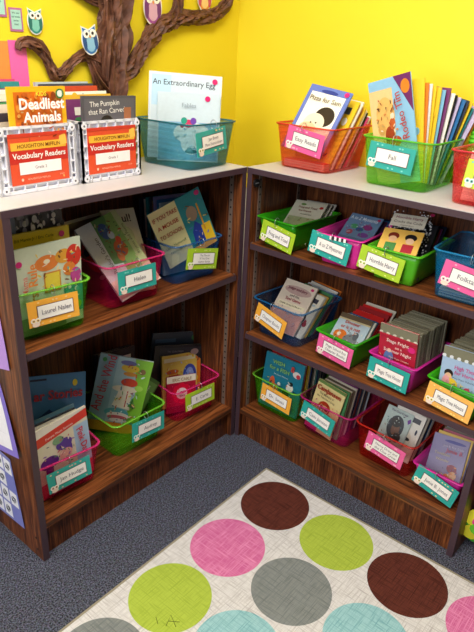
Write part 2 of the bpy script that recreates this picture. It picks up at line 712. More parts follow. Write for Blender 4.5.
# key, name, level, x, y, angle, style, colour, rim colour, label, tag(cx, cz, roll, border, text, accent)
BINS = [
    ('teal', 'book_bin', 'T', -.116, .060, 2, 'mesh', TEAL, '#1A6F80', 'teal see-through mesh bin on the left countertop right of the white crates', (-.025, .087, 6, TB, 'Jan Brett|More Extraordinary', '#E8D9A0')),
    ('redT', 'book_bin', 'T', .100, -.150, -92, 'mesh', '#E2432F', '#E2432F', 'orange-red mesh bin on the right countertop nearest the corner', (.018, .094, -8, PK, 'Easy Reads', '#F7B9C9')),
    ('grT', 'book_bin', 'T', .085, -.482, -90, 'mesh', '#6FD02C', '#62C62A', 'lime green mesh bin of magazines in the middle of the right countertop', (-.009, .088, -4, TB, 'Fall', '#7FD6C8')),
    ('pkT', 'book_bin', 'T', .040, -.765, -91, 'mesh', '#E8323F', '#E03848', 'coral red mesh bin at the right end of the right countertop', (.012, .083, -4, '#C6D93A', 'Fairy Tales', '#7FC8C0')),
    ('grA', 'book_bin', 'A1', -.735, .060, -8, 'clear', GREEN, LIME, 'clear green bin with an orange tag, left end of the left bookcase middle shelf', (-.007, .081, 0, OR, 'Laurel Nalen', '#F7D08A')),
    ('pkA', 'book_bin', 'A1', -.436, .068, -3, 'clear', '#E8146A', '#F0388A', 'clear pink bin with a teal tag in the middle of the left bookcase middle shelf', (-.010, .087, 0, TB, 'Helen', '#7FD6C8')),
    ('blA', 'book_bin', 'A1', -.156, .076, -3, 'clear', '#1C86D0', '#2A6FB0', 'clear blue bin with a green tag, right end of the left bookcase middle shelf', (.004, .079, -11, GR, 'The Mouse|If You Give|Author Series', '#D8E88A')),
    ('pkAb', 'book_bin', 'Ab', -.728, .072, -8, 'clear', '#E8146A', '#F0388A', 'clear pink bin at the left end of the left bookcase bottom shelf', (-.005, .081, 3, TB, 'Jan Hudge', '#E8B9A0')),
    ('grAb', 'book_bin', 'Ab', -.428, .081, -2, 'clear', GREEN, LIME, 'clear green bin in the middle of the left bookcase bottom shelf', (.022, .086, -4, TB, 'Audrey', '#7FD6C8')),
    ('pkAc', 'book_bin', 'Ab', -.148, .078, -6, 'clear', '#E8146A', '#F0388A', 'clear pink bin with green tag, right end of the left bookcase bottom shelf', (.003, .087, 0, GR, 'E. Carle', '#D8E88A')),
    ('grB', 'book_bin', 'B1', .034, -.124, -94, 'small', '#2C940F', '#2C940F', 'small solid green bin nearest the corner on the right bookcase top shelf', (.016, .049, -9, GR, 'Frog and Toad', '#D8E88A')),
    ('pkB', 'book_bin', 'B1', .030, -.364, -88, 'small', '#E2339A', '#E2339A', 'small solid pink bin second from the corner on the right bookcase top shelf', (-.024, .060, -8, TB, 'A to Z Mysteries', '#7FD6C8')),
    ('grBx', 'book_bin', 'B1', .024, -.552, -90, 'small', '#52B41A', '#52B41A', 'small solid green bin third from the corner on the right bookcase top shelf', (-.032, .056, -7, GR, 'Horrible Harry', '#D8E88A')),
    ('blB', 'book_bin', 'B1', .012, -.780, -88, 'clear', '#1C86BC', '#2A96CC', 'large blue bin with a pink tag, right end of the right bookcase top shelf', (-.004, .076, -8, PK, 'Folktales', '#F7B9C9')),
    ('blB2', 'book_bin', 'B2', .042, -.142, -95, 'clear', '#16629A', '#1E76B0', 'clear blue bin with an orange tag nearest the corner, right bookcase middle shelf', (-.015, .079, -13, OR, 'Chapter Books', '#F7D08A')),
    ('grB2', 'book_bin', 'B2', .054, -.387, -96, 'small', '#3AA818', '#3AA818', 'small green bin with a pink tag second on the right bookcase middle shelf', (.006, .053, -4, PK, 'Magic School Bus|Chapter Books', '#F7B9C9')),
    ('mgB2', 'book_bin', 'B2', .036, -.600, -95, 'small', '#C92A92', '#C92A92', 'small magenta bin with a teal tag packed with paperbacks, right bookcase middle shelf', (-.003, .051, -2, TB, 'Magic Tree House', '#7FD6C8')),
    ('grB2b', 'book_bin', 'B2', .020, -.803, -95, 'small', '#3AA818', '#3AA818', 'small green bin with an orange-yellow tag at the right end of the middle shelf', (-.003, .048, -5, '#F7B95A', 'Magic Tree House', '#F7E08A')),
    ('grBb', 'book_bin', 'Bb', .071, -.138, -93, 'clear', GREEN, LIME, 'clear green bin nearest the corner on the right bookcase bottom shelf', (.022, .089, -4, OR, 'Dr. Seuss', '#F7D08A')),
    ('mgBb', 'book_bin', 'Bb', .068, -.366, -93, 'clear', '#D01877', '#DC2C8C', 'clear magenta bin second from the corner on the right bookcase bottom shelf', (-.019, .088, -10, TB, 'Cam Jansen', '#7FD6C8')),
    ('rdBb', 'book_bin', 'Bb', .067, -.601, -93, 'clear', '#D01A1A', '#E8382C', 'clear red bin third from the corner on the right bookcase bottom shelf', (.015, .089, -7, PK, 'Nancy Drew and|the Clue Crew', '#F7B9C9')),
    ('mgBc', 'book_bin', 'Bb', .055, -.802, -93, 'small', '#D02A96', '#D02A96', 'small magenta bin with a slanted teal tag, right end of the bottom shelf', (.003, .056, -12, TB, 'Junie B. Jones', '#E8D9A0')),
]
for bspec in BINS:
    make_bin(*bspec)


# white lattice crates
def crate(key, x, y, ang, label, num, W):
    F = bin_frame('T', x, y, ang)
    FR[key] = F
    t = thing('storage_crate', label, 'crate', F)
    D, H = 0.225, 0.160
    wm = opaque_plastic('#E9E9F2')
    mb = MB()
    hw = W / 2
    rim = 0.009
    # recessed shell
    mb.box(-hw + rim, hw - rim, rim, rim + .002, .004, H - .004, wm)
    mb.box(-hw + rim, hw - rim, D - rim - .002, D - rim, .004, H - .004, wm)
    mb.box(-hw + rim, -hw + rim + .002, rim, D - rim, .004, H - .004, wm)
    mb.box(hw - rim - .002, hw - rim, rim, D - rim, .004, H - .004, wm)
    mb.box(-hw + rim, hw - rim, rim, D - rim, 0.0, .004, wm)
    mb.build('shell', t)
    mb = MB()

    def face(y0, y1):
        for z0, z1 in ((0, .008), (.018, .0215), (H - .0215, H - .018), (H - .006, H)):
            mb.box(-hw, hw, y0, y1, z0, z1, wm)
        for x0, x1 in ((-hw, -hw + .007), (hw - .007, hw), (-hw + .020, -hw + .0225), (hw - .0225, hw - .020)):
            mb.box(x0, x1, y0, y1, 0, H, wm)
        n = 7
        for i in range(1, n):
            xx = -hw + i * W / n
            for z0, z1 in ((0, .020), (H - .020, H)):
                mb.box(xx - .0013, xx + .0013, y0, y1, z0, z1, wm)
        for i in range(1, 5):
            zz = i * H / 5
            for x0, x1 in ((-hw, -hw + .021), (hw - .021, hw)):
                mb.box(x0, x1, y0, y1, zz - .0013, zz + .0013, wm)
    face(0, rim)
    face(D - rim, D)
    for x0, x1 in ((-hw, -hw + rim), (hw - rim, hw)):
        for z0, z1 in ((0, .008), (.08, .084), (H - .006, H)):
            mb.box(x0, x1, 0, D, z0, z1, wm)
        for i in range(9):
            yy = i * (D - .004) / 8
            mb.box(x0, x1, yy, yy + .004, 0, H, wm)
    mb.build('lattice', t)
    for sx in (-1, 1):
        for z in (.011, H - .011):
            mb = MB()
            mb.disc((sx * (hw - .012), -0.0015, z), (0, 1, 0), .0085, .007, wm, 18)
            mb.disc((sx * (hw - .012), -0.0018, z), (0, 1, 0), .0028, .001, mat('#55555E', 0.4), 12)
            mb.build('corner_stud', t)
    mb = MB()
    LW, LH = .168, .122
    FF = lambda x_, z_, o: Vector((x_, -0.0008 - o, z_ + 0.0215))
    mb.box(-LW / 2, LW / 2, -.0010, 0, .0215, .0215 + LH, printed('#E2502C'))
    ops = [('r', 0, .42, 1, .70, '#C92B22'), ('r', .03, .68, .97, .83, '#F1B73A'), ('p', [(.84, .70), (.99, .74), (.97, .95), (.86, .90)], '#F3C352'),
           ('r', 0, .93, 1, 1, '#D23A26'),
           ('t', .5, .755, .105, 'HOUGHTON MIFFLIN', '#7A3413', 0, .006, .86),
           ('t', .5, .565, .155, 'Vocabulary Readers', '#FBF4EE', 0, .02, .92),
           ('r', .14, .20, .86, .44, '#F8F4F4'), ('t', .5, .32, .085, 'Grade ' + num, '#6A4A5A', 0, 0, .3),
           ('t', .45, .10, .055, 'HOUGHTON MIFFLIN', '#F7C9B0', 0, 0, .4), ('e', .17, .10, .02, .03, '#F7C9B0'), ('t', .86, .12, .045, '31219', '#F7C9B0', 0, 0, .2)]
    art(mb, LW, LH, ops, FF)
    mb.build('front_label', t)


crate('cr1', -.697, .112, 1, 'white lattice plastic crate at the left end of the left countertop', '2', .228)
crate('cr2', -.466, .112, 0, 'white lattice plastic crate beside the teal mesh bin', '1', .208)


# ------------------------------------------------------------------ books
def book_matrix(key, u, v, z, yw, lean, rl, ext=0):
    Mx = Matrix.Rotation(R(yw), 4, 'Z') @ Matrix.Rotation(-R(lean), 4, 'X') @ Matrix.Rotation(R(rl), 4, 'Y')
    p = Vector((u, v, z)) + Mx @ Vector((0, 0, -ext))
    p.z = max(p.z, 0.0042)
    return FR[key] @ Matrix.Translation(p) @ Mx


def book(name, label, M, w_, h_, t_, cover, ops=(), sticker=None, parts=True, group=None, cat='book', spine=None):
    cm_ = printed(cover)
    if parts:
        t = thing(name, label, cat, M, group)
    mb = MB()
    c = 0.0007
    mb.box(-w_ / 2, w_ / 2, 0, c, 0, h_, cm_)
    mb.box(-w_ / 2, w_ / 2, t_ - c, t_, 0, h_, cm_)
    mb.box(-w_ / 2, -w_ / 2 + c, c, t_ - c, 0, h_, printed(spine or cover))
    art(mb, w_, h_, ops)
    if not parts:
        mb.box(-w_ / 2 + c, w_ / 2 - .0015, c, t_ - c, .0015, h_ - .0015, pages_mat())
        o = mb.build(name)
        o.matrix_world = M
        return tag(o, label, cat, group)
    mb.build('cover', t)
    mb = MB()
    mb.box(-w_ / 2 + c, w_ / 2 - .0015, c + .0001, t_ - c - .0001, .0015, h_ - .0015, pages_mat())
    mb.build('pages', t)
    for sx, sy, sc in (sticker or ()):
        mb = MB()
        mb.disc(((sx - .5) * w_, -.0030, sy * h_), (0, 1, 0), .0085, .0004, printed(sc), 18)
        mb.build('round_sticker', t)
    return t


# ---- cover pictures (fractions of the cover)
def blob(cx_, cy_, s, c, c2='#F3E3C8'):
    return [('e', cx_, cy_, .16 * s, .13 * s, c), ('e', cx_ + .04 * s, cy_ + .10 * s, .08 * s, .075 * s, c2), ('e', cx_ + .02 * s, cy_ + .11 * s, .012 * s, .012 * s, '#241C1C')]


def patches(seed, n, cols, x0=.05, x1=.95, y0=.05, y1=.95, s=.12):
    r_ = random.Random(seed)
    o = []
    for i in range(n):
        o.append(('e', r_.uniform(x0, x1), r_.uniform(y0, y1), r_.uniform(.3, 1) * s, r_.uniform(.3, 1) * s * .8, r_.choice(cols)))
    # keep inside the cover
    return [(k, min(max(a, rx), 1 - rx), min(max(b_, ry), 1 - ry), rx, ry, c) for k, a, b_, rx, ry, c in o]


COV = {
    'deadliest': ('#F2B91E', [('r', .09, .04, .92, .95, '#D9701C')] + patches(1, 40, ['#E89A3A', '#B84A14', '#C85F1A', '#8E3A12', '#F0B458'], .13, .88, .08, .93, .06) +
                  [('t', .5, .935, .06, 'KIDS', '#FBE23A', 0, .02), ('t', .5, .835, .15, 'Deadliest', '#FFFFFF', 0, .03, .8), ('t', .5, .705, .14, 'Animals', '#FFFFFF', 0, .03, .70),
                   ('e', .87, .93, .075, .05, '#2E7D46'), ('e', .87, .93, .05, .034, '#F2F2E8'), ('t', .87, .93, .05, '3', '#2E7D46')]),
    'pumpkin': ('#55525A', [('r', .03, .03, .97, .97, '#615E66'), ('t', .40, .91, .09, 'The Pumpkin', '#F0EDE8', 3, .004, .55), ('t', .44, .82, .09, 'that Ran Carved', '#F0EDE8', 3, .004, .68),
                            ('r', .76, .66, .90, .86, '#A86A4A'), ('e', .43, .68, .12, .09, '#1E1718'), ('e', .43, .63, .09, .08, '#B98262'), ('r', .30, .05, .56, .30, '#7A4A6A')]),
    'egg': ('#DCE6EC', [('r', .04, .03, .98, .97, '#D2DFE7'), ('r', .04, .62, .30, .97, '#BFDDEE'), ('t', .48, .885, .09, 'An Extraordinary Egg', '#34404E', 0, 0.004, .86), ('r', .06, .04, .20, .4, '#C8D2D6')]),
    'egg2': ('#D2E0E8', [('r', .02, .02, .98, .58, '#84BADB'), ('e', .56, .42, .30, .16, '#EAF2F4'), ('e', .56, .30, .18, .20, '#EAF2F4'), 
                         ('t', .5, .82, .09, 'Fables', '#8E9CA8', 0, 0, .5), ('e', .50, .56, .08, .06, '#D83A6A'), ('e', .43, .60, .05, .05, '#2FA08A'), ('e', .58, .60, .05, .05, '#7A4AB0'),
                         ('e', .40, .52, .03, .025, '#B82030'), ('e', .56, .15, .11, .03, '#3E5A66'), ('e', .53, .18, .05, .03, '#7A9AA0')]),
    'pizza': ('#6479C4', [('r', .09, .06, .91, .90, '#F3F1E4'), ('e', .5, .93, .2, .03, '#2F3F90'), ('t', .5, .80, .10, 'Pizza for Sam', '#6A5A40', 0, .004, .76),
                          ('e', .64, .57, .23, .15, '#2E2420'), ('e', .47, .45, .24, .15, '#F0E0C6'), ('e', .38, .36, .20, .09, '#E8C9A0'), ('e', .40, .45, .02, .014, '#2A2020'), ('e', .52, .46, .02, .014, '#2A2020'),
                          ('r', .09, .06, .91, .22, '#E8A05A'), ('e', .38, .26, .22, .05, '#D9803A')]),
    'rodeo': ('#8FC3E6', [('r', .0, .0, .55, .9, '#F0CB8E'), ('e', .35, .62, .22, .20, '#EDBB6A'), ('p', [(.60, 1), (1, .62), (1, 1)], '#6E2A66'), ('e', .86, .88, .10, .07, '#E8842A'),
                          ('t', .76, .60, .12, 'Rodeo Tim', '#B83A34', 100, .01, .44)] + [('e', .42, .42, .11, .10, '#A2401E'), ('e', .50, .54, .07, .06, '#C8602E'), ('e', .36, .30, .06, .11, '#8A3214'), ('e', .56, .36, .12, .05, '#B84A24'),
                          ('e', .30, .22, .05, .03, '#2E2A60'), ('e', .52, .62, .04, .03, '#F1E0C8'), ('e', .24, .5, .09, .06, '#D8A25A')]),
    'bears': ('#D6DFC8', [('t', .10, .55, .10, 'Mama', '#D8746A', 90, .01, .4), ('t', .22, .50, .16, 'Mrs. Rule', '#E88A3A', 90, .02, .6), ('e', .46, .76, .18, .10, '#E8853A'), ('e', .72, .80, .13, .09, '#E9A63A'),
                          ('e', .88, .78, .12, .14, '#D83A2A'), ('e', .80, .62, .10, .09, '#E88A3A'), ('e', .46, .78, .05, .03, '#F4E6C8'), ('r', .40, .38, .66, .64, '#D9903A'), ('r', .42, .40, .64, .62, '#F3D94A'),
                          ('e', .90, .52, .09, .10, '#C84A9A'), ('r', .70, .02, 1, .42, '#2E9C8E')] + patches(3, 10, ['#E8D44A', '#F0F0E4', '#58B8A8'], .74, .96, .05, .38, .04) + [('e', .87, .12, .10, .07, '#8CCB2A'), ('r', .0, .0, .7, .12, '#7FA06A')]),
    'carle': ('#E6CC22', [('t', .42, .93, .045, 'Bill Martin Jr / Eric Carle', '#5A4A1A', 0, 0, .78), ('r', .05, .05, .95, .84, '#E9E3D2')]),
    'bw': ('#4A464C', patches(5, 90, ['#D8D2CC', '#1E1A1E', '#9A949A', '#E8E2DA', '#2A262A'], .03, .97, .55, .98, .045) + [('r', .03, .80, .20, .98, '#6E7A90')]),
    'flowerfield': ('#DDE2EE', [('p', [(.42, .0), (1, .0), (1, 1), (.60, 1)], '#8FB86A'), ('p', [(.30, .35), (.55, .30), (.70, 1), (.38, 1)], '#5E8E5A'), ('p', [(.80, 0), (1, 0), (1, 1), (.88, 1)], '#C3CF9A'),
                                ('e', .52, .80, .12, .12, '#3E5A9A'), ('e', .60, .72, .07, .06, '#B8C8E0'), ('e', .62, .50, .14, .12, '#C9542E'), ('e', .52, .40, .07, .07, '#E07A4A'), ('e', .68, .62, .06, .05, '#D8402E'),
                                ('t', .22, .50, .08, "Reader's Garden", '#3A3A52', 88, .004, .7), ('t', .90, .55, .06, 'Rhymes and Poems', '#4A5A3A', 88, 0, .6), ('r', 0, 0, 1, .16, '#EBD2C4')]),
    'paul': ('#E4DEC4', [('t', .55, .88, .13, 'Paul!', '#4A4A40', 0, .02, .6), ('e', .6, .66, .2, .12, '#CBD0A8'), ('t', .62, .52, .10, 'LIII', '#9A5A4A', 0, .01), ('r', .05, .05, .95, .4, '#C8C09A')]),
    'schoolmouse': ('#2E8E96', [('r', 0, 0, .52, 1, '#EFE3A6'), ('t', .26, .86, .10, 'IF YOU TAKE', '#B03A2A', 0, .012, .46), ('t', .26, .70, .10, 'A MOUSE', '#B03A2A', 0, .012, .40), ('t', .26, .54, .10, 'TO SCHOOL', '#B03A2A', 0, .012, .44),
                                ('t', .26, .34, .06, 'Laura Numeroff', '#4A6A3A', 0, 0, .4), ('t', .26, .24, .06, 'Felicia Bond', '#4A6A3A', 0, 0, .36),
                                ('e', .72, .66, .10, .13, '#A98C74'), ('p', [(.62, .36), (.60, .12), (.86, .12), (.82, .40), (.72, .52)], '#2A3FA0'), ('r', .80, .06, .98, .40, '#F1C52A'), ('r', .84, .30, .87, .78, '#E8A22A'),
                                ('r', .52, 0, .98, .10, '#F0A83A'), ('e', .92, .94, .04, .04, '#D83A8A')]),
    'redband': ('#E4DCC2', [('p', [(0, .84), (1, .98), (1, 1), (0, 1)], '#EFE9DC'), ('p', [(0, .72), (1, .84), (1, .97), (0, .86)], '#D83A22'), ('t', .45, .85, .05, 'Purple Plum Stories', '#F8EDE4', 6, 0, .6), ('r', .72, .05, 1, .78, '#A8C8E2'),
                            ('t', .84, .52, .13, 'Pink Day', '#C8243A', -82, .02, .42), ('e', .22, .42, .17, .10, '#6A2A8E'), ('e', .20, .30, .07, .10, '#6A2A8E'), ('e', .52, .60, .15, .09, '#5A3A9A'), ('e', .60, .50, .06, .10, '#5A3A9A'),
                            ('e', .42, .70, .10, .06, '#7FA87A'), ('e', .52, .44, .13, .08, '#E8A8A0'), ('r', 0, 0, 1, .12, '#C83A52')]),
    'star': ('#4E8CC4', [('r', 0, 0, 1, .42, '#D8692E'), ('r', 0, 0, 1, .28, '#A2346A'), ('p', [(.0, .52), (.35, .66), (.5, .58), (.75, .64), (1, .52), (1, .45), (0, .45)], '#26407E'), ('r', 0, .44, 1, .48, '#3F9AB8'),
                         ('t', .50, .80, .13, 'ar Stories', '#B82A3A', 0, .03, .86), ('e', .80, .90, .045, .035, '#F1D62A'), ('r', .02, .95, .30, .97, '#1E2A4A'), ('e', .5, .36, .3, .03, '#F0B43A')]),
    'wind': ('#A9C6D2', [('r', .0, .0, .34, 1, '#8FB4C8'), ('p', [(.62, 0), (1, 0), (1, 1), (.66, 1), (.80, .5)], '#86C43C'), ('t', .17, .62, .16, 'And the Wind', '#B8384A', 84, .012, .74), ('e', .60, .86, .17, .055, '#E8C23A'), ('e', .55, .93, .15, .035, '#6A6AA8'),
                         ('e', .62, .78, .13, .03, '#D8923A'), ('e', .64, .66, .16, .06, '#D0402E'), ('e', .58, .56, .24, .05, '#F2E4CE'), ('p', [(.40, .30), (.76, .26), (.72, .52), (.48, .54)], '#F3E9D6'), ('r', .64, .30, .66, .54, '#C83A3A'),
                         ('e', .52, .20, .24, .07, '#5AA8B8'), ('e', .56, .16, .22, .05, '#EFE3E0'), ('e', .56, .13, .20, .035, '#C85A6A'), ('e', .58, .09, .18, .03, '#EFE3E0'), ('e', .84, .60, .08, .04, '#A8DC5A'), ('e', .84, .84, .06, .04, '#8A6A4A'), ('e', .10, .93, .04, .03, '#3E9A4A'),
                         ('r', 0, 0, 1, .05, '#E88A2A')]),
    'greenstripe': ('#3E7A3A', [('r', .08, .1, .92, .9, '#6FA85A'), ('t', .5, .6, .14, 'Leaves', '#E8F0D8', 90, .01, .6), ('r', .2, .05, .7, .28, '#EFF0E4')]),
    'flower': ('#B01238', [('r', 0, .80, 1, 1, '#F3EEDC'), ('t', .5, .89, .13, 'ERIC CARLE', '#A88A5A', 0, .01, .84)] +
               [('e', .5 + .22 * math.cos(k * math.pi / 4), .46 + .2 * math.sin(k * math.pi / 4), .13, .12, '#D8103A') for k in range(8)] +
               [('e', .5, .46, .19, .17, '#F2D6DC'), ('t', .5, .52, .08, 'Little', '#7A2A3A', 0, .01, .26), ('t', .5, .41, .08, 'Flower', '#7A2A3A', 0, .01, .26), ('r', 0, 0, 1, .10, '#8A0E30')]),
    'yellowblue': ('#E8C85A', [('e', .78, .55, .2, .22, '#3A52B8'), ('e', .78, .56, .12, .14, '#8FA8E8'), ('r', .05, .86, .95, .94, '#F1E8C0'), ('e', .28, .66, .18, .05, '#D8692E'), ('e', .32, .56, .20, .04, '#C8421E'), ('e', .3, .44, .15, .05, '#E8923A'), ('r', .8, .0, 1, .3, '#3A52B8')]),
    'blackfly': ('#1E2026', [('r', .1, .80, .9, .95, '#2E323C'), ('e', .78, .86, .08, .06, '#B89A94'), ('t', .4, .88, .05, 'The Quiet Night', '#8A8E98', 0, 0, .6)]),
    'greytop': ('#39424E', [('r', .06, .84, .50, .90, '#4E6478'), ('e', .9, .9, .06, .05, '#4E8A4A')]),
    'frog': ('#CFC9B4', [('t', .5, .80, .075, 'Frog and Toad', '#7A3A2A', 0, .01, .80), ('t', .46, .71, .065, 'Are Friends', '#8A3A2A', 0, .01, .6), ('e', .88, .86, .06, .035, '#B02A2A'), ('e', .3, .9, .08, .03, '#6A8A4A'), ('r', .05, .05, .95, .55, '#A8AE82'), ('t', .55, .62, .05, 'Arnold Lobel', '#5A5A40', 0, 0, .5)]),
    'mystery': ('#6E8CB0', [('t', .5, .86, .12, 'A to Z Mysteries', '#DDE8F4', 0, .01, .86), ('e', .3, .68, .12, .06, '#4E9A6A'), ('e', .7, .70, .15, .07, '#8A3A7A'), ('e', .5, .62, .12, .05, '#3A5A8A'), ('e', .25, .52, .1, .06, '#B04A5A'), ('e', .7, .5, .16, .06, '#7A4A9A'), ('e', .9, .93, .05, .03, '#C82A5A'), ('r', 0, 0, 1, .4, '#5A7090')]),
    'composition': ('#2A2A30', patches(8, 420, ['#E8E8EC', '#D8D8DC', '#16161A'], .02, .98, .3, .99, .022) + [('r', .10, .62, .86, .88, '#D8D2C4'), ('t', .48, .81, .075, 'Horrible Harry', '#8A2A4A', 0, .012, .68), ('t', .48, .72, .07, 'Cracks the Code', '#4A3A3A', 0, .008, .66),
                    ('t', .48, .655, .04, 'Chapter Book', '#6A5A5A', 0, 0, .4), ('r', .04, .10, .92, .56, '#E9B95A'), ('e', .30, .42, .12, .07, '#7A2A1E'), ('e', .30, .36, .09, .06, '#E0B08A'), ('e', .68, .42, .13, .07, '#1E1A20'), ('e', .68, .35, .09, .06, '#E8C0A0'),
                    ('r', .18, .12, .42, .28, '#4A8A4A'), ('r', .56, .12, .80, .28, '#B02A3A'), ('e', .93, .93, .05, .03, '#B8245A')]),
    'pinkbook': ('#E9D8C4', [('r', .0, .0, 1, .30, '#E8A894'), ('e', .5, .80, .42, .10, '#C9A8A0'), ('t', .5, .82, .085, 'Judge and Jury', '#8A4A5A', 0, .012, .78), ('t', .5, .66, .08, 'and the', '#6A5A5A', 0, 0, .3), ('t', .5, .57, .09, 'Teal Game', '#A8324A', 0, .01, .6),
                             ('r', .08, .40, .92, .50, '#F2E8C8'), ('t', .5, .45, .05, 'Chapter Books for Readers', '#6A5A40', 0, 0, .76), ('e', .88, .92, .05, .03, '#D83A7A')]),
    'dino': ('#BFD3E0', [('r', 0, .86, 1, 1, '#6E5C48'), ('r', 0, .84, 1, .88, '#D8C89A'), ('t', .5, .78, .10, 'Dinosaur', '#C83A1E', 0, .02, .66), ('t', .5, .66, .11, 'or is it not', '#C83A1E', 0, .02, .84), ('e', .28, .46, .20, .13, '#E87A2A'), ('e', .24, .47, .06, .05, '#F4E8D8'), ('e', .62, .40, .22, .14, '#7E868E'),
                        ('e', .74, .52, .08, .10, '#5E666E'), ('e', .85, .30, .1, .05, '#4A8A8E'), ('r', 0, 0, 1, .16, '#E8E4DA')]),
    'treered': ('#B8243C', [('r', 0, .84, 1, 1, '#827F69')] + [('e', .04 + i * .092, .84, .052, .028, '#827F69' if i % 2 else '#DAD2C2') for i in range(11)] +
                [('r', 0, .79, 1, .835, '#B8243C'), ('t', .52, .74, .085, 'Stage Fright', '#F1D8D0', 0, .014, .72), ('t', .56, .64, .07, 'on a', '#F1D8D0', 0, .008, .3), ('t', .54, .56, .085, 'Summer Night', '#F1D8D0', 0, .014, .76), ('e', .88, .68, .10, .055, '#E0247E'), ('e', .30, .38, .14, .16, '#5E7EB4'), ('e', .30, .54, .05, .04, '#E8C0A0'), ('t', .6, .44, .045, 'Mary Pope Osborne', '#F0C8B8', 0, 0, .6)]),
    'treeblue': ('#A8C0E0', [('r', 0, .84, 1, 1, '#827F69')] + [('e', .04 + i * .092, .84, .052, .028, '#827F69' if i % 2 else '#E4E6EA') for i in range(11)] +
                 [('t', .62, .70, .085, 'High Time', '#C83A8A', 0, .014, .66), ('t', .66, .61, .085, 'for Heroes', '#C83A8A', 0, .014, .6), ('t', .62, .52, .045, 'Mary Pope Osborne', '#3A3A6A', 0, 0, .6), ('e', .22, .56, .11, .07, '#2A1E1E'), ('e', .22, .50, .09, .07, '#E8B894'), ('e', .32, .38, .16, .11, '#F1C93A'), ('e', .18, .40, .10, .12, '#E8A0A8'),
                  ('e', .72, .34, .09, .07, '#D84A6A'), ('r', 0, 0, 1, .26, '#6AA84A')]),
    'wish': ('#1F7C96', [('t', .38, .88, .10, 'WISH', '#8FC86A', 0, .014, .36), ('t', .74, .86, .14, '8', '#D83A2A', 0, .02), ('t', .42, .77, .10, 'for a FISH', '#8FC86A', 0, .014, .6), ('t', .48, .67, .04, 'All I Ever Wanted', '#CFE4E4', 0, 0, .5), ('e', .84, .78, .10, .06, '#EAE0DC'), ('e', .88, .76, .05, .04, '#C83A4A'),
                         ('e', .26, .48, .07, .12, '#E0603A'), ('e', .32, .40, .12, .08, '#E8843A'), ('e', .44, .50, .04, .03, '#F1EDE4'), ('e', .72, .50, .09, .08, '#F1EDE4'), ('e', .74, .58, .05, .04, '#1E2226'), ('e', .64, .38, .09, .05, '#1E2226'), ('e', .44, .30, .10, .05, '#D8C82E'), ('r', 0, 0, 1, .16, '#16657E')]),
    'cam': ('#EBD998', [('r', .0, .94, 1, 1, '#6A8A4A'), ('t', .48, .86, .13, 'CamJansen', '#A8281E', 0, .03, .86), ('t', .45, .76, .055, 'The Mystery of', '#4A3020', 0, .01, .6), ('t', .45, .69, .055, 'the Television Dog', '#4A3020', 0, .01, .7), ('e', .46, .48, .22, .14, '#B83A1E'), ('e', .48, .44, .14, .10, '#E8B088'), ('r', .36, .43, .46, .47, '#8A2A1E'), ('r', .50, .43, .60, .47, '#8A2A1E'),
                        ('e', .55, .24, .36, .13, '#D87A5A'), ('r', 0, 0, .45, .16, '#C83A7A'), ('e', .7, .30, .12, .1, '#E0902E')]),
    'clue': ('#BCD0CC', [('e', .52, .60, .30, .26, '#28303C'), ('e', .55, .56, .15, .14, '#7A5444'), ('e', .50, .70, .18, .10, '#1E1A20'), ('e', .70, .40, .14, .1, '#3A2A2A'), ('p', [(.84, .84), (.94, .90), (.98, .82), (.9, .76)], '#6A2A9A'), ('r', 0, 0, 1, .2, '#7A8E90'), ('t', .5, .93, .06, 'The Clue Crew', '#4A3A6A', 0, .01, .7)]),
    'lilac': ('#8C84B4', [('e', .62, .90, .30, .03, '#3A3A9A'), ('t', .62, .80, .06, 'Junie B., First Grader', '#D8D0E8', 0, .006, .6), ('t', .68, .72, .11, 'Junie B.', '#C8486A', 0, .012, .5), ('t', .36, .63, .075, 'Toothless', '#D8CBB0', 0, .008, .5), ('t', .40, .52, .075, 'Wonder', '#D8CBB0', 0, .008, .4), ('e', .70, .40, .14, .08, '#8E2A4A'), ('e', .76, .28, .11, .08, '#E8B894'), ('e', .60, .20, .10, .09, '#E07A3A'), ('r', 0, 0, 1, .08, '#7A72A4')]),
}

FILL = ['#C8432E', '#2E6FA8', '#E3B53A', '#4A8E5A', '#D8D2C4', '#7A3A6E', '#E07A2E', '#3A3F52', '#B8C4CC', '#2A8A8E', '#D84A7A', '#6A5A4A', '#E8E0CE', '#8FB04A', '#26304A', '#A82A30']

def busy(ck, seed, n, cols, x0, x1, y0, y1, sz=.03):
    r_ = random.Random(seed)
    c0, ops = COV[ck]
    ex = []
    for i in range(n):
        x, y = r_.uniform(x0, x1), r_.uniform(y0, y1)
        a = r_.uniform(0, 3.14)
        l_, t_ = r_.uniform(.6, 1.6) * sz, r_.uniform(.2, .45) * sz
        ca, sa = math.cos(a), math.sin(a)
        q = [(x + ca * u_ * l_ - sa * v_ * t_, y + (sa * u_ * l_ + ca * v_ * t_) * .8) for u_, v_ in ((-1, 0), (-.5, -1), (.5, -1), (1, 0), (.5, 1), (-.5, 1))]
        if min(p[0] for p in q) < .01 or max(p[0] for p in q) > .99 or min(p[1] for p in q) < .01 or max(p[1] for p in q) > .99:
            continue
        ex.append(('p', q, r_.choice(cols)))
    # details lie over the picture but under the lettering
    pic = [o for o in ops if o[0] != 't']
    let = [o for o in ops if o[0] == 't']
    COV[ck] = (c0, pic + ex + let)


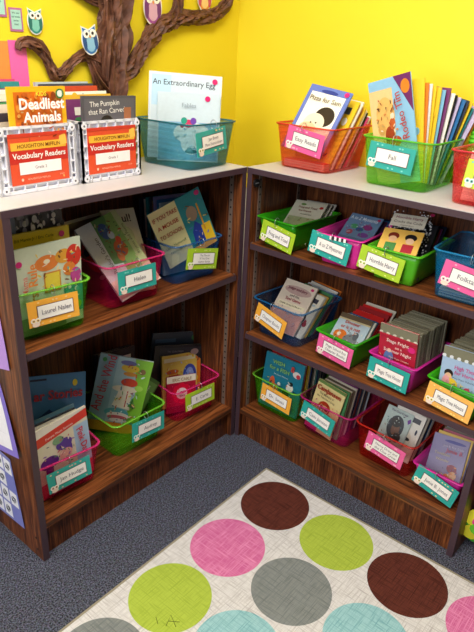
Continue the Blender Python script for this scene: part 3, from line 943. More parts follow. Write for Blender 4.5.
busy('rodeo', 1, 45, ['#8A3214', '#D88A4A', '#F1E0C8', '#5A2A1A', '#C8A060', '#B84A24'], .14, .62, .15, .80)
busy('bears', 2, 40, ['#B85A24', '#F4D89A', '#7A4A24', '#E8C84A', '#58A8A0', '#F4EEDC'], .30, .96, .40, .92)
busy('flowerfield', 3, 50, ['#3E6A3A', '#8A4A2E', '#D8C8A0', '#5A7AB0', '#B8542E', '#A8C878'], .38, .86, .25, .95)
busy('schoolmouse', 4, 22, ['#7A5E4A', '#D8C0A8', '#5A6AC8', '#F3DC7A', '#1F6E7A'], .58, .96, .10, .85)
busy('redband', 5, 40, ['#8A5AB0', '#E8C8A0', '#4A8A5A', '#C85A6A', '#3A2A5A', '#F0E8D4'], .06, .70, .14, .72)
busy('star', 6, 40, ['#F0A85A', '#8A2A5A', '#3A6AA8', '#7AB0D8', '#C85A2E', '#5A3A6A'], .04, .96, .06, .62)
busy('wind', 7, 55, ['#F2D8B8', '#C8542E', '#4A7A9A', '#E8D06A', '#5A9A3A', '#D8EAF0', '#8A4A6A'], .38, .92, .06, .95)
busy('yellowblue', 8, 35, ['#C8421E', '#F1E0A0', '#2A3A8A', '#D8923A', '#A8C0F0'], .06, .94, .30, .84)
busy('flower', 9, 22, ['#E8406A', '#8A0E30', '#F05A7A'], .06, .94, .12, .76)
busy('mystery', 10, 34, ['#3A4A7A', '#A8508A', '#5AA87A', '#C8D0E0', '#8A3A4A'], .05, .95, .42, .78)
busy('frog', 11, 24, ['#7E8E5A', '#C8B88A', '#8A5A3A'], .1, .9, .1, .52)
busy('pinkbook', 12, 30, ['#C88A84', '#8A6A7A', '#E8C0A8', '#A8BCC8'], .08, .92, .04, .38)
busy('dino', 13, 40, ['#8E969E', '#C8602A', '#4A6A7A', '#E8E0D0', '#6A4A3A', '#98B0C0'], .05, .95, .18, .60)
busy('treered', 14, 30, ['#8A1A30', '#E8C0A0', '#3A5A9A', '#D8506A', '#5A1A2A'], .06, .94, .06, .46)
busy('treeblue', 15, 30, ['#E8C8A8', '#7A9ACC', '#D86A8A', '#4A8A3A', '#F0DC6A'], .06, .94, .05, .46)
busy('wish', 16, 36, ['#E86A3A', '#F1EDE4', '#1E2226', '#4AA8B8', '#D8C82E', '#16657E'], .12, .92, .16, .60)
busy('cam', 17, 40, ['#8A2A1E', '#E8B088', '#D85A3A', '#F0C06A', '#A8467A'], .10, .92, .05, .60)
busy('clue', 18, 40, ['#4A5A6A', '#1A1E26', '#8A6A5A', '#D0DCDC', '#6A8A8E'], .12, .90, .10, .88)
busy('lilac', 19, 20, ['#C8506A', '#E8A060', '#6A5A94', '#F0D8C0'], .42, .90, .10, .48)
busy('egg2', 20, 30, ['#5AA0CC', '#BCD8E8', '#8A9AA8', '#A8CCE0'], .06, .94, .04, .48)
busy('deadliest', 21, 60, ['#7A2E0E', '#F0B060', '#B85818', '#E8D0A0'], .12, .90, .06, .92)
busy('pizza', 22, 16, ['#C8702A', '#F0C080', '#8A4A2A'], .14, .86, .08, .28)

# bin key, cover key, book label, frame (u, v, z, yaw, lean, roll, w, h), ext, thickness, sticker list, fillers behind: (n, (tmin, tmax), palette, label noun, dv0, top jitter)
FRONT = [
    ('cr1', 'deadliest', 'yellow-bordered animal book standing in the left white crate', (0.017, 0.014, 0.013, -0.7, -0.4, 0.1, 0.161, 0.235), 0, .006, None),
    ('cr2', 'pumpkin', 'grey book with hand-written title in the right white crate', (0.003, 0.014, 0.007, 0.2, -0.9, 1.2, 0.184, 0.214), 0, .008, None),
    ('teal', 'egg', 'large pale picture book with grey title in the teal mesh bin', (-0.006, 0.113, 0.012, -44.5, 10.8, 2.6, 0.234, 0.265), 0, .006, [(.90, .93, '#E0246E')]),
    ('redT', 'pizza', 'blue-bordered picture book leaning in the orange-red mesh bin', (-.021, .012, .054, 5.4, 30.7, 8.4, .160, .228), 0, .005, [(.90, .95, '#E0247E')]),
    ('grT', 'rodeo', 'magazine with red figure and blue edge at the front of the lime mesh bin', (-0.001, 0.025, 0.033, -11.0, -2.2, -16.0, 0.148, 0.274), 0.023, .003, None),
    ('grA', 'bears', 'pale green picture book with orange figures in the left green bin', (0.005, 0.011, 0.037, 2.6, -5.5, -1.6, 0.185, 0.223), 0.027, .005, [(.05, .84, '#D8247E')]),
    ('grA', 'carle', 'yellow-topped picture book behind the pale green one', (.002, .041, .020, 7, 2, 1, .183, .256), 0.01, .009, [(.86, .93, '#D8247E')]),
    ('grA', 'bw', 'black and white patterned book at the back of the left green bin', (.003, .076, .029, 7, 1, 0, .184, .296), 0.02, .008, None),
    ('pkA', 'flowerfield', 'tilted lilac and green picture book in the middle pink bin', (0.018, 0.015, 0.059, -10.3, 36.0, -18.0, 0.155, 0.227), 0.03, .008, None),
    ('pkA', 'paul', 'cream book with grey title behind the tilted picture book', (.045, .036, .012, -6, 32, 3, .120, .275), 0, .006, None),
    ('blA', 'schoolmouse', 'teal and cream picture book tilted left in the blue bin', (0.016, 0.026, 0.079, -15.0, 1.9, -22.5, 0.202, 0.207), 0, .006, [(.93, .94, '#D8247E')]),
    ('pkAb', 'redband', 'picture book with a red band and purple shapes in the left bottom pink bin', (.006, .010, .040, 5, -3, -5, .183, .235), 0.03, .005, None),
    ('pkAb', 'star', 'blue picture book with red title behind the red-banded one', (-0.004, 0.068, 0.029, -0.0, 14.7, 12.6, 0.19, 0.319), 0.019, .007, None),
    ('grAb', 'wind', 'tall blue and green picture book leaning in the green bin', (-0.022, 0.124, 0.039, -42.4, -3.1, 13.0, 0.18, 0.29), 0.029, .006, None),
    ('grAb', 'greenstripe', 'small green book corner sticking out beside the tall blue and green book', (.040, .070, .098, 3.7, -4, 44, .09, .13), 0, .005, None),
    ('pkAc', 'flower', 'red flower picture book at the front of the right bottom pink bin', (-.033, .040, .020, -4, 16, 10, .133, .128), 0.012, .006, None),
    ('pkAc', 'yellowblue', 'yellow book with blue ring behind the red flower book', (-.012, .072, .020, -4, 14, 8, .160, .195), 0.01, .010, None),
    ('pkAc', 'blackfly', 'black wide book sticking out above the yellow one', (-.012, .108, .035, -10, 6, 11, .225, .21), 0.02, .008, None),
    ('pkAc', 'greytop', 'dark grey-blue book at the very back of the right bottom pink bin', (-.004, .150, .035, -10, 5, 10, .205, .245), 0.02, .008, None),
    ('grB', 'frog', 'cream chapter book lying back in the corner green bin', (0.001, 0.067, 0.026, 3.9, 53.4, -4.0, 0.128, 0.168), 0.016, .005, None),
    ('pkB', 'mystery', 'blue-grey mystery paperback in the small pink bin', (-0.008, 0.05, 0.029, 2.3, 56.7, 1.4, 0.113, 0.172), 0.019, .005, None),
    ('grBx', 'composition', 'book with black speckled cover and white title panel in a small green bin', (-0.002, 0.03, 0.029, 4.0, 50.1, -3.4, 0.137, 0.18), 0.019, .006, None),
    ('blB2', 'pinkbook', 'beige and pink paperback leaning in the corner blue bin', (-0.028, 0.055, 0.036, 6.8, 40.7, 2.7, 0.139, 0.175), 0.026, .006, None),
    ('grB2', 'dino', 'pale paperback with orange and grey shapes in the small green bin', (-0.003, 0.005, 0.026, 4.8, 49.0, -0.8, 0.123, 0.155), 0.016, .006, None),
    ('mgB2', 'treered', 'red-covered paperback at the front of the magenta bin', (0.0, 0.012, 0.02, 2.7, -5.5, -0.6, 0.126, 0.186), 0, .006, None),
    ('grB2b', 'treeblue', 'light blue paperback at the front of the right small green bin', (0.001, 0.015, 0.011, 0.7, 4.0, -3.4, 0.122, 0.184), 0, .006, None),
    ('grBb', 'wish', 'teal picture book with green lettering in the corner bottom green bin', (0.003, 0.013, 0.011, 4.9, 7.6, 1.0, 0.176, 0.221), 0, .008, None),
    ('mgBb', 'cam', 'pale yellow paperback with red title in the magenta bottom bin', (-0.028, 0.004, 0.022, -0.5, 10.3, 6.2, 0.121, 0.185), 0.012, .005, None),
    ('rdBb', 'clue', 'paperback with a dark-haired figure in the red bottom bin', (-0.024, 0.061, 0.013, 1.1, 28.2, 1.8, 0.1, 0.164), 0, .006, None),
    ('mgBc', 'lilac', 'lilac chapter book with orange figure in the right bottom magenta bin', (-0.003, 0.031, 0.011, 2.6, 35.2, -6.4, 0.116, 0.171), 0, .006, None),
]
for key, ck, lab, (u, v, z, yw, le, ro, w_, h_), ext, th, st in FRONT:
    cov, ops = COV[ck]
    nm = 'magazine' if ck == 'rodeo' else ('paperback_book' if key in ('mgB2', 'grB2b', 'mgBb', 'rdBb', 'mgBc', 'grB', 'pkB', 'grBx', 'blB2', 'grB2') else 'picture_book')
    if ext:      # the picture keeps its place: rescale it above the hidden lower part of the cover
        k = h_ / (h_ + ext)
        e = ext / (h_ + ext)
        no = []
        for op in ops:
            if op[0] == 'r':
                no.append(('r', op[1], e + k * op[2] if op[2] > 0 else 0, op[3], e + k * op[4], op[5]))
            elif op[0] == 'e':
                no.append(('e', op[1], e + k * op[2], op[3], op[4] * k, op[5]))
            elif op[0] == 'p':
                no.append(('p', [(a, e + k * b_ if b_ > 0 else 0) for a, b_ in op[1]], op[2]))
            else:
                no.append(('t', op[1], e + k * op[2], op[3] * k) + tuple(op[4:]))
        ops = no
    book(nm, lab, book_matrix(key, u, v, z, yw, le, ro, ext), w_, h_ + ext, th, cov, ops, st, cat='magazine' if nm == 'magazine' else 'book')
# the smaller fable book in front of the egg book
book('picture_book', 'light blue picture book with bright flower cluster, front of the teal bin', book_matrix('teal', -.000, .098, .006, -44.7, 8, 1.5), .200, .212, .005, *COV['egg2'], [(.80, .93, '#E0246E')])


ORD = ['first', 'second', 'third', 'fourth', 'fifth', 'sixth', 'seventh', 'eighth', 'ninth', 'tenth', 'eleventh', 'twelfth', 'thirteenth', 'fourteenth', 'fifteenth', 'sixteenth',
       'seventeenth', 'eighteenth', 'nineteenth', 'twentieth', 'twenty-first', 'twenty-second']


def pack(key, noun, group, n, u, v0, v1, yw, lean, rl, w_, h_, tr, cols, ext=0, z=0.006, jit=.006, wj=.01, seed=1, hj=None, name='paperback_book', fan=0):
    r_ = random.Random(seed)
    names = [COLN[cols[i % len(cols)]] for i in range(n)]
    cnt = {}
    for i in range(n):
        f = i / max(1, n - 1)
        c = cols[i % len(cols)]
        t_ = min(r_.uniform(*tr), (v1 - v0) / n * 0.93 * math.cos(R(lean)))
        hh = h_ + r_.uniform(-jit, jit) + (hj or 0) * f
        ww = w_ + r_.uniform(-wj, 0)
        M = book_matrix(key, u + r_.uniform(-.002, .002), v0 + (v1 - v0) * f, z, yw + r_.uniform(-.6, .6), lean, rl + fan * f, ext)
        ac = '#3A3A4A' if sum(srgb(c)) > .9 else '#E8E4DA'
        ops = ([] if name == 'magazine' or group.endswith('lime mesh bin') else [('r', .12, .80, .88, .90, ac), ('e', .5, .42, .3, .2, cols[(i + 3) % len(cols)])]) + patches(seed * 50 + i, 14, cols, .1, .9, .12, .95, .09)
        if '%s' in noun:
            cnt[names[i]] = cnt.get(names[i], 0) + 1
            o_ = ORD[cnt[names[i]] - 1] + ' ' if names.count(names[i]) > 1 else ''
            lab = o_ + noun % names[i]
        else:
            lab = ORD[i] + ' ' + noun
        book(name, lab, M, ww, hh, t_, c, ops, parts=False, group=group)


COLN = {'#C8432E': 'brick red', '#2E6FA8': 'blue', '#E3B53A': 'yellow', '#4A8E5A': 'green', '#D8D2C4': 'off-white', '#7A3A6E': 'plum', '#E07A2E': 'orange', '#3A3F52': 'slate', '#B8C4CC': 'pale grey',
        '#2A8A8E': 'teal', '#D84A7A': 'pink', '#6A5A4A': 'brown', '#E8E0CE': 'cream', '#8FB04A': 'leaf green', '#26304A': 'navy', '#A82A30': 'dark red', '#827F69': 'olive', '#94917C': 'drab olive', '#6E6B5A': 'dark olive',
        '#F0C82E': 'bright yellow', '#1E1E24': 'black', '#8A8ABF': 'lavender', '#C8B8D8': 'pale lilac', '#E8842A': 'bright orange', '#D82A2A': 'red', '#3A6AC8': 'royal blue', '#7FB8D8': 'sky blue', '#F1EDE4': 'white'}
G = 'books packed behind others in the '
pack('cr1', '%s thin reader standing in the left white crate', G + 'left white crate', 9, -.008, .040, .175, 0, 6, 0, .175, .195, (.005, .010), ['#D8D2C4', '#4A8E5A', '#26304A', '#E8E0CE', '#D82A2A', '#F1EDE4', '#7A3A6E', '#2A8A8E', '#D84A7A'], seed=2, hj=.05)
pack('cr2', '%s thin reader standing in the right white crate', G + 'right white crate', 8, -.004, .046, .180, 0, 6, 0, .185, .205, (.006, .012), ['#7A3A6E', '#A82A30', '#E3B53A', '#F1EDE4', '#4A8E5A', '#C8432E', '#3A3F52', '#B8C4CC'], seed=3, hj=.03)
pack('redT', '%s early reader leaning in the orange-red mesh bin', G + 'orange-red mesh bin', 9, -.006, .055, .180, 4, 29, 7, .150, .245, (.004, .008), ['#F0C82E', '#E8E0CE', '#D82A2A', '#F0C82E', '#F1EDE4', '#1E1E24', '#D84A7A', '#F1EDE4', '#C8432E'], z=.010, seed=4, hj=-.075)
pack('grT', '%s magazine standing in the lime mesh bin', 'magazines behind the front one in the lime mesh bin', 16, .002, .036, .196, -4, 2, -10, .142, .280, (.002, .004), ['#F0C82E', '#E8842A', '#F1EDE4', '#F0C82E', '#F0C82E', '#7FB8D8', '#7A3A6E', '#F1EDE4', '#1E1E24', '#C8B8D8', '#2E6FA8', '#3A3F52', '#F0C82E', '#2A8A8E', '#C8B8D8', '#E8842A'], seed=5, hj=-.04, wj=.01, fan=30, name='magazine', z=.012)
pack('pkT', '%s booklet standing low in the coral red mesh bin', G + 'coral red mesh bin', 6, 0, .03, .17, 0, 8, 0, .16, .125, (.004, .008), ['#E8E0CE', '#C8432E', '#B8C4CC', '#D84A7A', '#E3B53A', '#F1EDE4'], seed=6)
pack('grA', '%s picture book between the larger ones in the left green bin', G + 'left green bin', 5, .004, .112, .175, 0, 6, 0, .170, .20, (.005, .010), ['#2A8A8E', '#26304A', '#C8432E', '#3A3F52', '#6A5A4A'], seed=8)
pack('pkA', '%s picture book upright at the back of the middle pink bin', G + 'middle pink bin', 5, .000, .150, .192, 0, 20, -4, .150, .225, (.005, .010), ['#6A5A4A', '#E8E0CE', '#3A3F52', '#C8432E', '#A82A30', '#26304A'], seed=9)
pack('blA', '%s picture book standing in the blue bin behind the tilted one', G + 'right-hand blue bin', 9, .002, .075, .185, 0, 6, 2, .165, .250, (.005, .010), ['#B8C4CC', '#2E6FA8', '#8A8ABF', '#6A5A4A', '#3A3F52', '#2A8A8E', '#D8D2C4', '#26304A', '#3A3F52'], seed=10, jit=.014)
pack('pkAb', '%s picture book between the two large ones in the left bottom pink bin', G + 'left bottom pink bin', 4, .004, .030, .062, 3, 5, -2, .172, .232, (.004, .008), ['#F1EDE4', '#E8E0CE', '#3A3F52', '#7FB8D8'], seed=11)
pack('pkAb', '%s picture book at the back of the left bottom pink bin', G + 'left bottom pink bin, back row', 4, .0, .105, .170, 1, 5, 0, .172, .24, (.006, .010), ['#26304A', '#C8432E', '#3A3F52', '#4A8E5A'], seed=12)
pack('grAb', '%s large picture book at the back of the middle bottom green bin', G + 'middle bottom green bin', 4, .034, .172, .198, -3, 2, 4, .160, .285, (.005, .009), ['#1E1E24', '#26304A', '#26304A', '#1E1E24'], seed=13)
pack('pkAc', '%s picture book upright in the right bottom pink bin', G + 'right bottom pink bin', 5, .052, .086, .106, -8, 8, 5, .085, .195, (.005, .010), ['#E8842A', '#F0C82E', '#1E1E24', '#E07A2E', '#26304A'], seed=14)
pack('pkAc', '%s slim picture book upright right of the black wide book', 'slim books at the right of the right bottom pink bin', 6, .058, .118, .180, -8, 6, 6, .080, .190, (.004, .008), ['#E07A2E', '#26304A', '#F0C82E', '#C8432E', '#1E1E24', '#2A8A8E'], seed=44)
pack('grB', '%s chapter book lying back behind the cream one', G + 'corner small green bin', 5, .001, .080, .128, 3.9, 52, -3, .124, .170, (.004, .006), ['#D8D2C4', '#E8E0CE', '#6A5A4A', '#D8D2C4', '#A82A30'], z=.010, ext=0, seed=15)
pack('pkB', '%s mystery paperback behind the blue-grey one', G + 'small pink bin', 5, -.004, .064, .112, 2, 55, 0, .118, .172, (.004, .006), ['#26304A', '#3A3F52', '#7A3A6E', '#2E6FA8', '#26304A'], z=.010, ext=0, seed=16)
pack('grBx', '%s chapter book behind the speckled one', G + 'third small green bin', 6, -.002, .042, .104, 3, 49, -2, .125, .180, (.004, .006), ['#1E1E24', '#3A3F52', '#A82A30', '#7A3A6E', '#1E1E24', '#26304A'], z=.010, ext=0, seed=17)
pack('blB2', '%s thin paperback fanned behind the beige and pink one', G + 'corner blue bin', 12, -.004, .067, .180, 4, 38, 6, .135, .176, (.0035, .006), ['#E8E0CE', '#D8D2C4', '#E3B53A', '#6A5A4A', '#4A8E5A', '#E8E0CE', '#B8C4CC', '#C8432E', '#F1EDE4', '#6A5A4A', '#E07A2E', '#A82A30'], seed=18, wj=.012)
pack('grB2', '%s paperback behind the pale one in the small green bin', G + 'second small green bin', 7, .000, .018, .120, 3, 46, 0, .122, .158, (.004, .006), ['#E8E0CE', '#2E6FA8', '#D82A2A', '#D82A2A', '#A82A30', '#D82A2A'], z=.010, ext=0, seed=19, hj=.018)
pack('mgB2', 'olive-topped paperback counting back from the red-covered one in the magenta bin', 'olive paperbacks filling the magenta bin', 22, .000, .022, .196, 1, -1, -1, .124, .184, (.005, .0075), ['#94917C', '#827F69', '#94917C', '#6E6B5A'], seed=20, jit=.003, wj=.003)
pack('grB2b', 'olive-topped paperback counting back from the light blue one in the green bin', 'olive paperbacks filling the right small green bin', 20, -.001, .026, .192, 0, 4, -1, .121, .184, (.005, .0075), ['#94917C', '#827F69', '#94917C', '#6E6B5A'], seed=21, jit=.003, wj=.003)
pack('grBb', '%s picture book standing behind the teal one', G + 'corner bottom green bin', 11, .000, .030, .185, 1, 6, 0, .172, .218, (.006, .011), ['#E8842A', '#D82A2A', '#F0C82E', '#3A6AC8', '#1E1E24', '#E8E0CE', '#2A8A8E', '#26304A', '#B8C4CC', '#1E1E24', '#3A3F52'], seed=22)
pack('mgBb', '%s paperback standing behind the pale yellow one', G + 'magenta bottom bin', 15, -.014, .020, .180, 0, 9, 3, .126, .190, (.004, .007), ['#4A8E5A', '#E3B53A', '#E8E0CE', '#6A5A4A', '#E8E0CE', '#7A3A6E', '#26304A', '#E8E0CE', '#A82A30', '#3A3F52', '#D8D2C4', '#26304A', '#6A5A4A', '#8A8ABF', '#B8C4CC'], seed=23)
pack('rdBb', '%s paperback standing behind the dark-haired figure cover', G + 'red bottom bin', 11, .006, .075, .172, 1, 24, 3, .118, .172, (.004, .007), ['#F1EDE4', '#26304A', '#F1EDE4', '#E8E0CE', '#1E1E24', '#F1EDE4', '#26304A', '#2E6FA8', '#F1EDE4', '#26304A'], seed=24)
pack('mgBc', '%s chapter book behind the lilac one', G + 'right bottom magenta bin', 7, -.002, .044, .115, 2, 33, -4, .116, .172, (.004, .006), ['#E3B53A', '#8A8ABF', '#D84A7A', '#6A5A4A', '#7FB8D8', '#7A3A6E', '#E8E0CE'], seed=25)
pack('blB', '%s picture book leaning in the large blue bin', G + 'large blue bin', 5, .030, .06, .15, 4, 34, 4, .110, .150, (.004, .008), ['#E3B53A', '#8A8ABF', '#E3B53A', '#6A5A4A', '#26304A'], seed=26)
# books lying flat at the bottom of three bins, visible through their walls
for key, cols, n, wid in (('blB', ['#8A8466', '#2E6FA8', '#E8E0CE'], 3, .165), ('redT', ['#C8432E', '#E8E0CE', '#D82A2A'], 3, .160)):
    for i in range(n):
        # lying on its back: the cover faces up
        M = FR[key] @ Matrix.Translation((0, .006, .0112 + i * .0078)) @ Matrix.Rotation(R(-90), 4, 'X')
        where = 'large blue bin' if key == 'blB' else 'orange-red mesh bin'
        ordn = ('lowest ', 'second-lowest ', 'third-lowest ')[i]
        book('picture_book', ordn + '%s book lying flat in the %s' % (COLN.get(cols[i], 'khaki'), where), M, wid, .036, .007, cols[i], parts=False)

# ------------------------------------------------------------------ green ribbed basket behind the coral bin
mb = MB()
gm = opaque_plastic('#5FC22A')
rs = []
for k in range(47):
    z = k * .006
    ins = .0030 * (k % 2)
    rs.append(rrect(-.088 + ins, .14 - ins, 0 + ins, .07 - ins, .012, z, 4))
for k in (46, 20, 1):
    z = k * .006
    rs.append(rrect(-.082, .134, .005, .065, .010, z, 4))
mb.rings(rs, gm, smooth=False)
o = mb.build('ribbed_basket')
o.matrix_world = Matrix.Translation((0.286, -0.690, ZT + 0.0008)) @ Matrix.Rotation(R(-90), 4, 'Z')
tag(o, 'tall bright green ribbed basket against the yellow paper behind the coral bin', 'basket')

# ------------------------------------------------------------------ papers on the left bookcase's outer side
OUT = -WA - 0.0012


def side_sheet(name, label, cat, pts_, col, ops=None, curl=0.0, th=.0006):
    """pts_: (y, z) outline on the outer side of the left bookcase, bulging outwards by curl"""
    mb = MB()
    n = len(pts_)
    ym = sum(p[0] for p in pts_) / n
    front = []
    # subdivide between the two long edges pts_[0..1] and pts_[3..2]
    N = 8
    a, b_, c, d = [Vector(p) for p in pts_]
    g = []
    for i in range(N + 1):
        row = []
        for j in range(N + 1):
            f, e = i / N, j / N
            p = (a.lerp(b_, e)).lerp(d.lerp(c, e), f)
            bul = curl * (f ** 1.5) * (0.4 + 0.6 * e)
            row.append((OUT - .0006 - bul, p.x, p.y))
        g.append(row)
    vv = [p for r_ in g for p in r_] + [(p[0] + th, p[1], p[2]) for r_ in g for p in r_]
    K = (N + 1) ** 2
    fs = []
    for i in range(N):
        for j in range(N):
            q = i * (N + 1) + j
            fs.append((q, q + 1, q + N + 2, q + N + 1))
            fs.append((K + q, K + q + N + 1, K + q + N + 2, K + q + 1))
    mb.add(vv, fs, printed(col), True)
    if ops:
        for (y0, y1, z0, z1, cc) in ops:
            def P_(f, e, off):
                p = (a.lerp(b_, e)).lerp(d.lerp(c, e), f)
                bul = curl * (f ** 1.5) * (0.4 + 0.6 * e)
                return (OUT - .0006 - bul - off, p.x, p.y)
            vs_ = []
            for k in range(5):
                vs_ += [P_(z0 + (z1 - z0) * k / 4, y0, .0006), P_(z0 + (z1 - z0) * k / 4, y1, .0006)]
            mb.add(vs_, [(2 * k, 2 * k + 1, 2 * k + 3, 2 * k + 2) for k in range(4)], printed(cc))
    o = mb.build(name)
    return tag(o, label, cat)


# f runs downwards (0 top, 1 bottom), e runs from the back (0) to the front edge (1)
side_sheet('paper_flyer', 'lilac paper flyer hanging highest on the side of the left bookcase', 'flyer', [(.27, .86), (.075, .86), (.045, .64), (.27, .58)], '#B48AD8', curl=.004)
side_sheet('paper_flyer', 'purple and white curled flyer in the middle on the side of the left bookcase', 'flyer', [(.30, .60), (.115, .575), (.042, .365), (.30, .30)], '#7E6AC8', ops=[(.1, .90, .14, .92, '#EFECF2'), (.45, .84, .60, .64, '#B8B4C4'), (.45, .85, .72, .75, '#C8C4D0'), (.45, .86, .82, .85, '#C8C4D0')], curl=.012)
ops = []
for r_ in range(4):
    for c_ in range(4):
        y0 = .06 + c_ * .235
        z0 = .05 + r_ * .235
        if (r_, c_) in ((3, 3), (1, 3)):
            continue
        ops.append((y0, y0 + .20, z0, z0 + .205, '#ECEBF2'))
so = side_sheet('picture_chart', 'purple chart with white picture squares lowest on the side of the left bookcase', 'chart', [(.30, .33), (.118, .315), (.088, .072), (.30, .06)], '#7C80C4', ops=ops)
# icons on the squares: small dark rings and strokes
mb = MB()
rnd = random.Random(4)
for r_ in range(4):
    for c_ in range(4):
        if (r_, c_) in ((3, 3), (1, 3)):
            continue
        e, f = .06 + c_ * .235 + .1, .05 + r_ * .235 + .1
        a, b_, c, d = [Vector(p) for p in [(.30, .33), (.118, .315), (.088, .072), (.30, .06)]]
        p = (a.lerp(b_, e)).lerp(d.lerp(c, e), f)
        for rad in (.011, .006):
            pts_ = [(OUT - .0022, p.x + rad * 1.0 * math.cos(q), p.y + rad * rnd.uniform(.7, 1.2) * math.sin(q)) for q in (2 * math.pi * k / 14 for k in range(14))]
            mb.tube(pts_, .0008, printed('#3A3A44'), 5, True)
mb.build('picture_outlines', so)

# ------------------------------------------------------------------ rug
rugm = bpy.data.materials.new('printed_rug_cream')


def rug_material(mt, c0, c1):
    mt.use_nodes = True
    nt = mt.node_tree
    b = nt.nodes['Principled BSDF']
    tc = nt.nodes.new('ShaderNodeTexCoord')
    fac = None
    for k, sc in enumerate(((420, 9, 1), (9, 420, 1), (260, 16, 1), (16, 260, 1))):
        mp = nt.nodes.new('ShaderNodeMapping')
        mp.inputs['Scale'].default_value = sc
        mp.inputs['Rotation'].default_value = (0, 0, 0.06 * (k - 1.5))
        nz = nt.nodes.new('ShaderNodeTexNoise')
        nz.inputs['Scale'].default_value = 1
        nz.inputs['Detail'].default_value = 1
        nt.links.new(tc.outputs['Object'], mp.inputs['Vector'])
        nt.links.new(mp.outputs[0], nz.inputs['Vector'])
        if fac is None:
            fac = nz.outputs['Fac']
        else:
            mm = nt.nodes.new('ShaderNodeMath')
            mm.operation = 'MAXIMUM'
            nt.links.new(fac, mm.inputs[0])
            nt.links.new(nz.outputs['Fac'], mm.inputs[1])
            fac = mm.outputs[0]
    cr = nt.nodes.new('ShaderNodeValToRGB')
    cr.color_ramp.elements[0].position = 0.54
    cr.color_ramp.elements[1].position = 0.74
    cr.color_ramp.elements[0].color = (*srgb(c0), 1)
    cr.color_ramp.elements[1].color = (*srgb(c1), 1)
    nt.links.new(fac, cr.inputs[0])
    nt.links.new(cr.outputs[0], b.inputs['Base Color'])
    b.inputs['Roughness'].default_value = 0.85
    b.inputs['Specular IOR Level'].default_value = 0.15
    return mt


rug_material(rugm, '#CFCCCB', '#A8A3A2')
DC = dict(brown=('#5A2C22', '#3A1812'), pink=('#BE5C8C', '#D98AB0'), lime=('#A3B544', '#8C9F34'), grey=('#7E8280', '#626666'), teal=('#93BCC0', '#6A9AA2'))
DM = {k: rug_material(bpy.data.materials.new('rug_dot_' + k), *v) for k, v in DC.items()}
rug = thing('dotted_rug', 'cream rug with brown, pink, lime, grey and teal dots on the carpet', 'rug', Matrix.Translation((-.0875, -.2315, 0)))
X0, Y0, X1, Y1 = -1.20, -1.90, 0.0, 0.0
mb = MB()
mb.box(X0 + .004, X1 - .004, Y0 + .004, Y1 - .004, 0.0008, .0065, rugm)
for i in range(5):
    for j in range(8):
        cx_, cy_ = -.1345 - .2485 * i, -.1395 - .2425 * j
        k = {(0, 0): 'brown', (1, 0): 'pink', (2, 0): 'lime', (3, 0): 'grey', (0, 1): 'lime', (1, 1): 'grey', (2, 1): 'teal', (0, 2): 'brown', (1, 2): 'teal', (0, 3): 'pink'}.get((i, j))
        k = k or ['brown', 'pink', 'lime', 'grey', 'teal'][(i * 2 + j * 3) % 5]
        n = 48
        R0 = .1185
        if cx_ - R0 < X0 + .01 or cy_ - R0 < Y0 + .01:
            continue
        mb.add([(cx_ + R0 * math.cos(2 * math.pi * q / n), cy_ + R0 * .98 * math.sin(2 * math.pi * q / n), .0068) for q in range(n)], [tuple(range(n))], DM[k])
mb.build('woven_face', rug)
mb = MB()
for ln in [[(-0.7916, -0.3899), (-0.8027, -0.4095)], [(-0.7926, -0.4298), (-0.7602, -0.4157), (-0.777, -0.4518)], [(-0.7785, -0.4229), (-0.7592, -0.4491)]]:
    mb.tube([(x + .0875, y + .2315, .0072) for x, y in ln], .0007, mat('#4A5020', .8, .1, 'pen'), 5)
mb.build('pen_mark', rug)
mb = MB()
bm_ = mat('#8E8672', 0.8, 0.2, 'binding')
for x0, x1, y0, y1 in ((X0, X1, Y1 - .006, Y1), (X0, X1, Y0, Y0 + .006), (X0, X0 + .006, Y0 + .006, Y1 - .006), (X1 - .006, X1, Y0 + .006, Y1 - .006)):
    mb.box(x0, x1, y0, y1, 0.0005, .0078, bm_)
mb.build('edge_binding', rug)

# ------------------------------------------------------------------ crumpled paper tree on the wall
tm = bpy.data.materials.new('crumpled_kraft_paper')
tm.use_nodes = True
nt = tm.node_tree
b = nt.nodes['Principled BSDF']
tc = nt.nodes.new('ShaderNodeTexCoord')
nz = nt.nodes.new('ShaderNodeTexNoise')
nz.inputs['Scale'].default_value = 40
nz.inputs['Detail'].default_value = 5
cr = nt.nodes.new('ShaderNodeValToRGB')
cr.color_ramp.elements[0].position = .3
cr.color_ramp.elements[1].position = .75
cr.color_ramp.elements[0].color = (*srgb('#4E2E20'), 1)
cr.color_ramp.elements[1].color = (*srgb('#7E4F38'), 1)
bp = nt.nodes.new('ShaderNodeBump')
bp.inputs['Strength'].default_value = .5
bp.inputs['Distance'].default_value = .004
nt.links.new(tc.outputs['Object'], nz.inputs['Vector'])
nt.links.new(nz.outputs['Fac'], cr.inputs[0])
nt.links.new(cr.outputs[0], b.inputs['Base Color'])
nt.links.new(nz.outputs['Fac'], bp.inputs['Height'])
nt.links.new(bp.outputs[0], b.inputs['Normal'])
b.inputs['Roughness'].default_value = .6
tree = thing('paper_tree', 'crumpled brown paper tree fixed to the yellow wall', 'tree decoration', Matrix.Translation((-.25, .360, 1.07)))


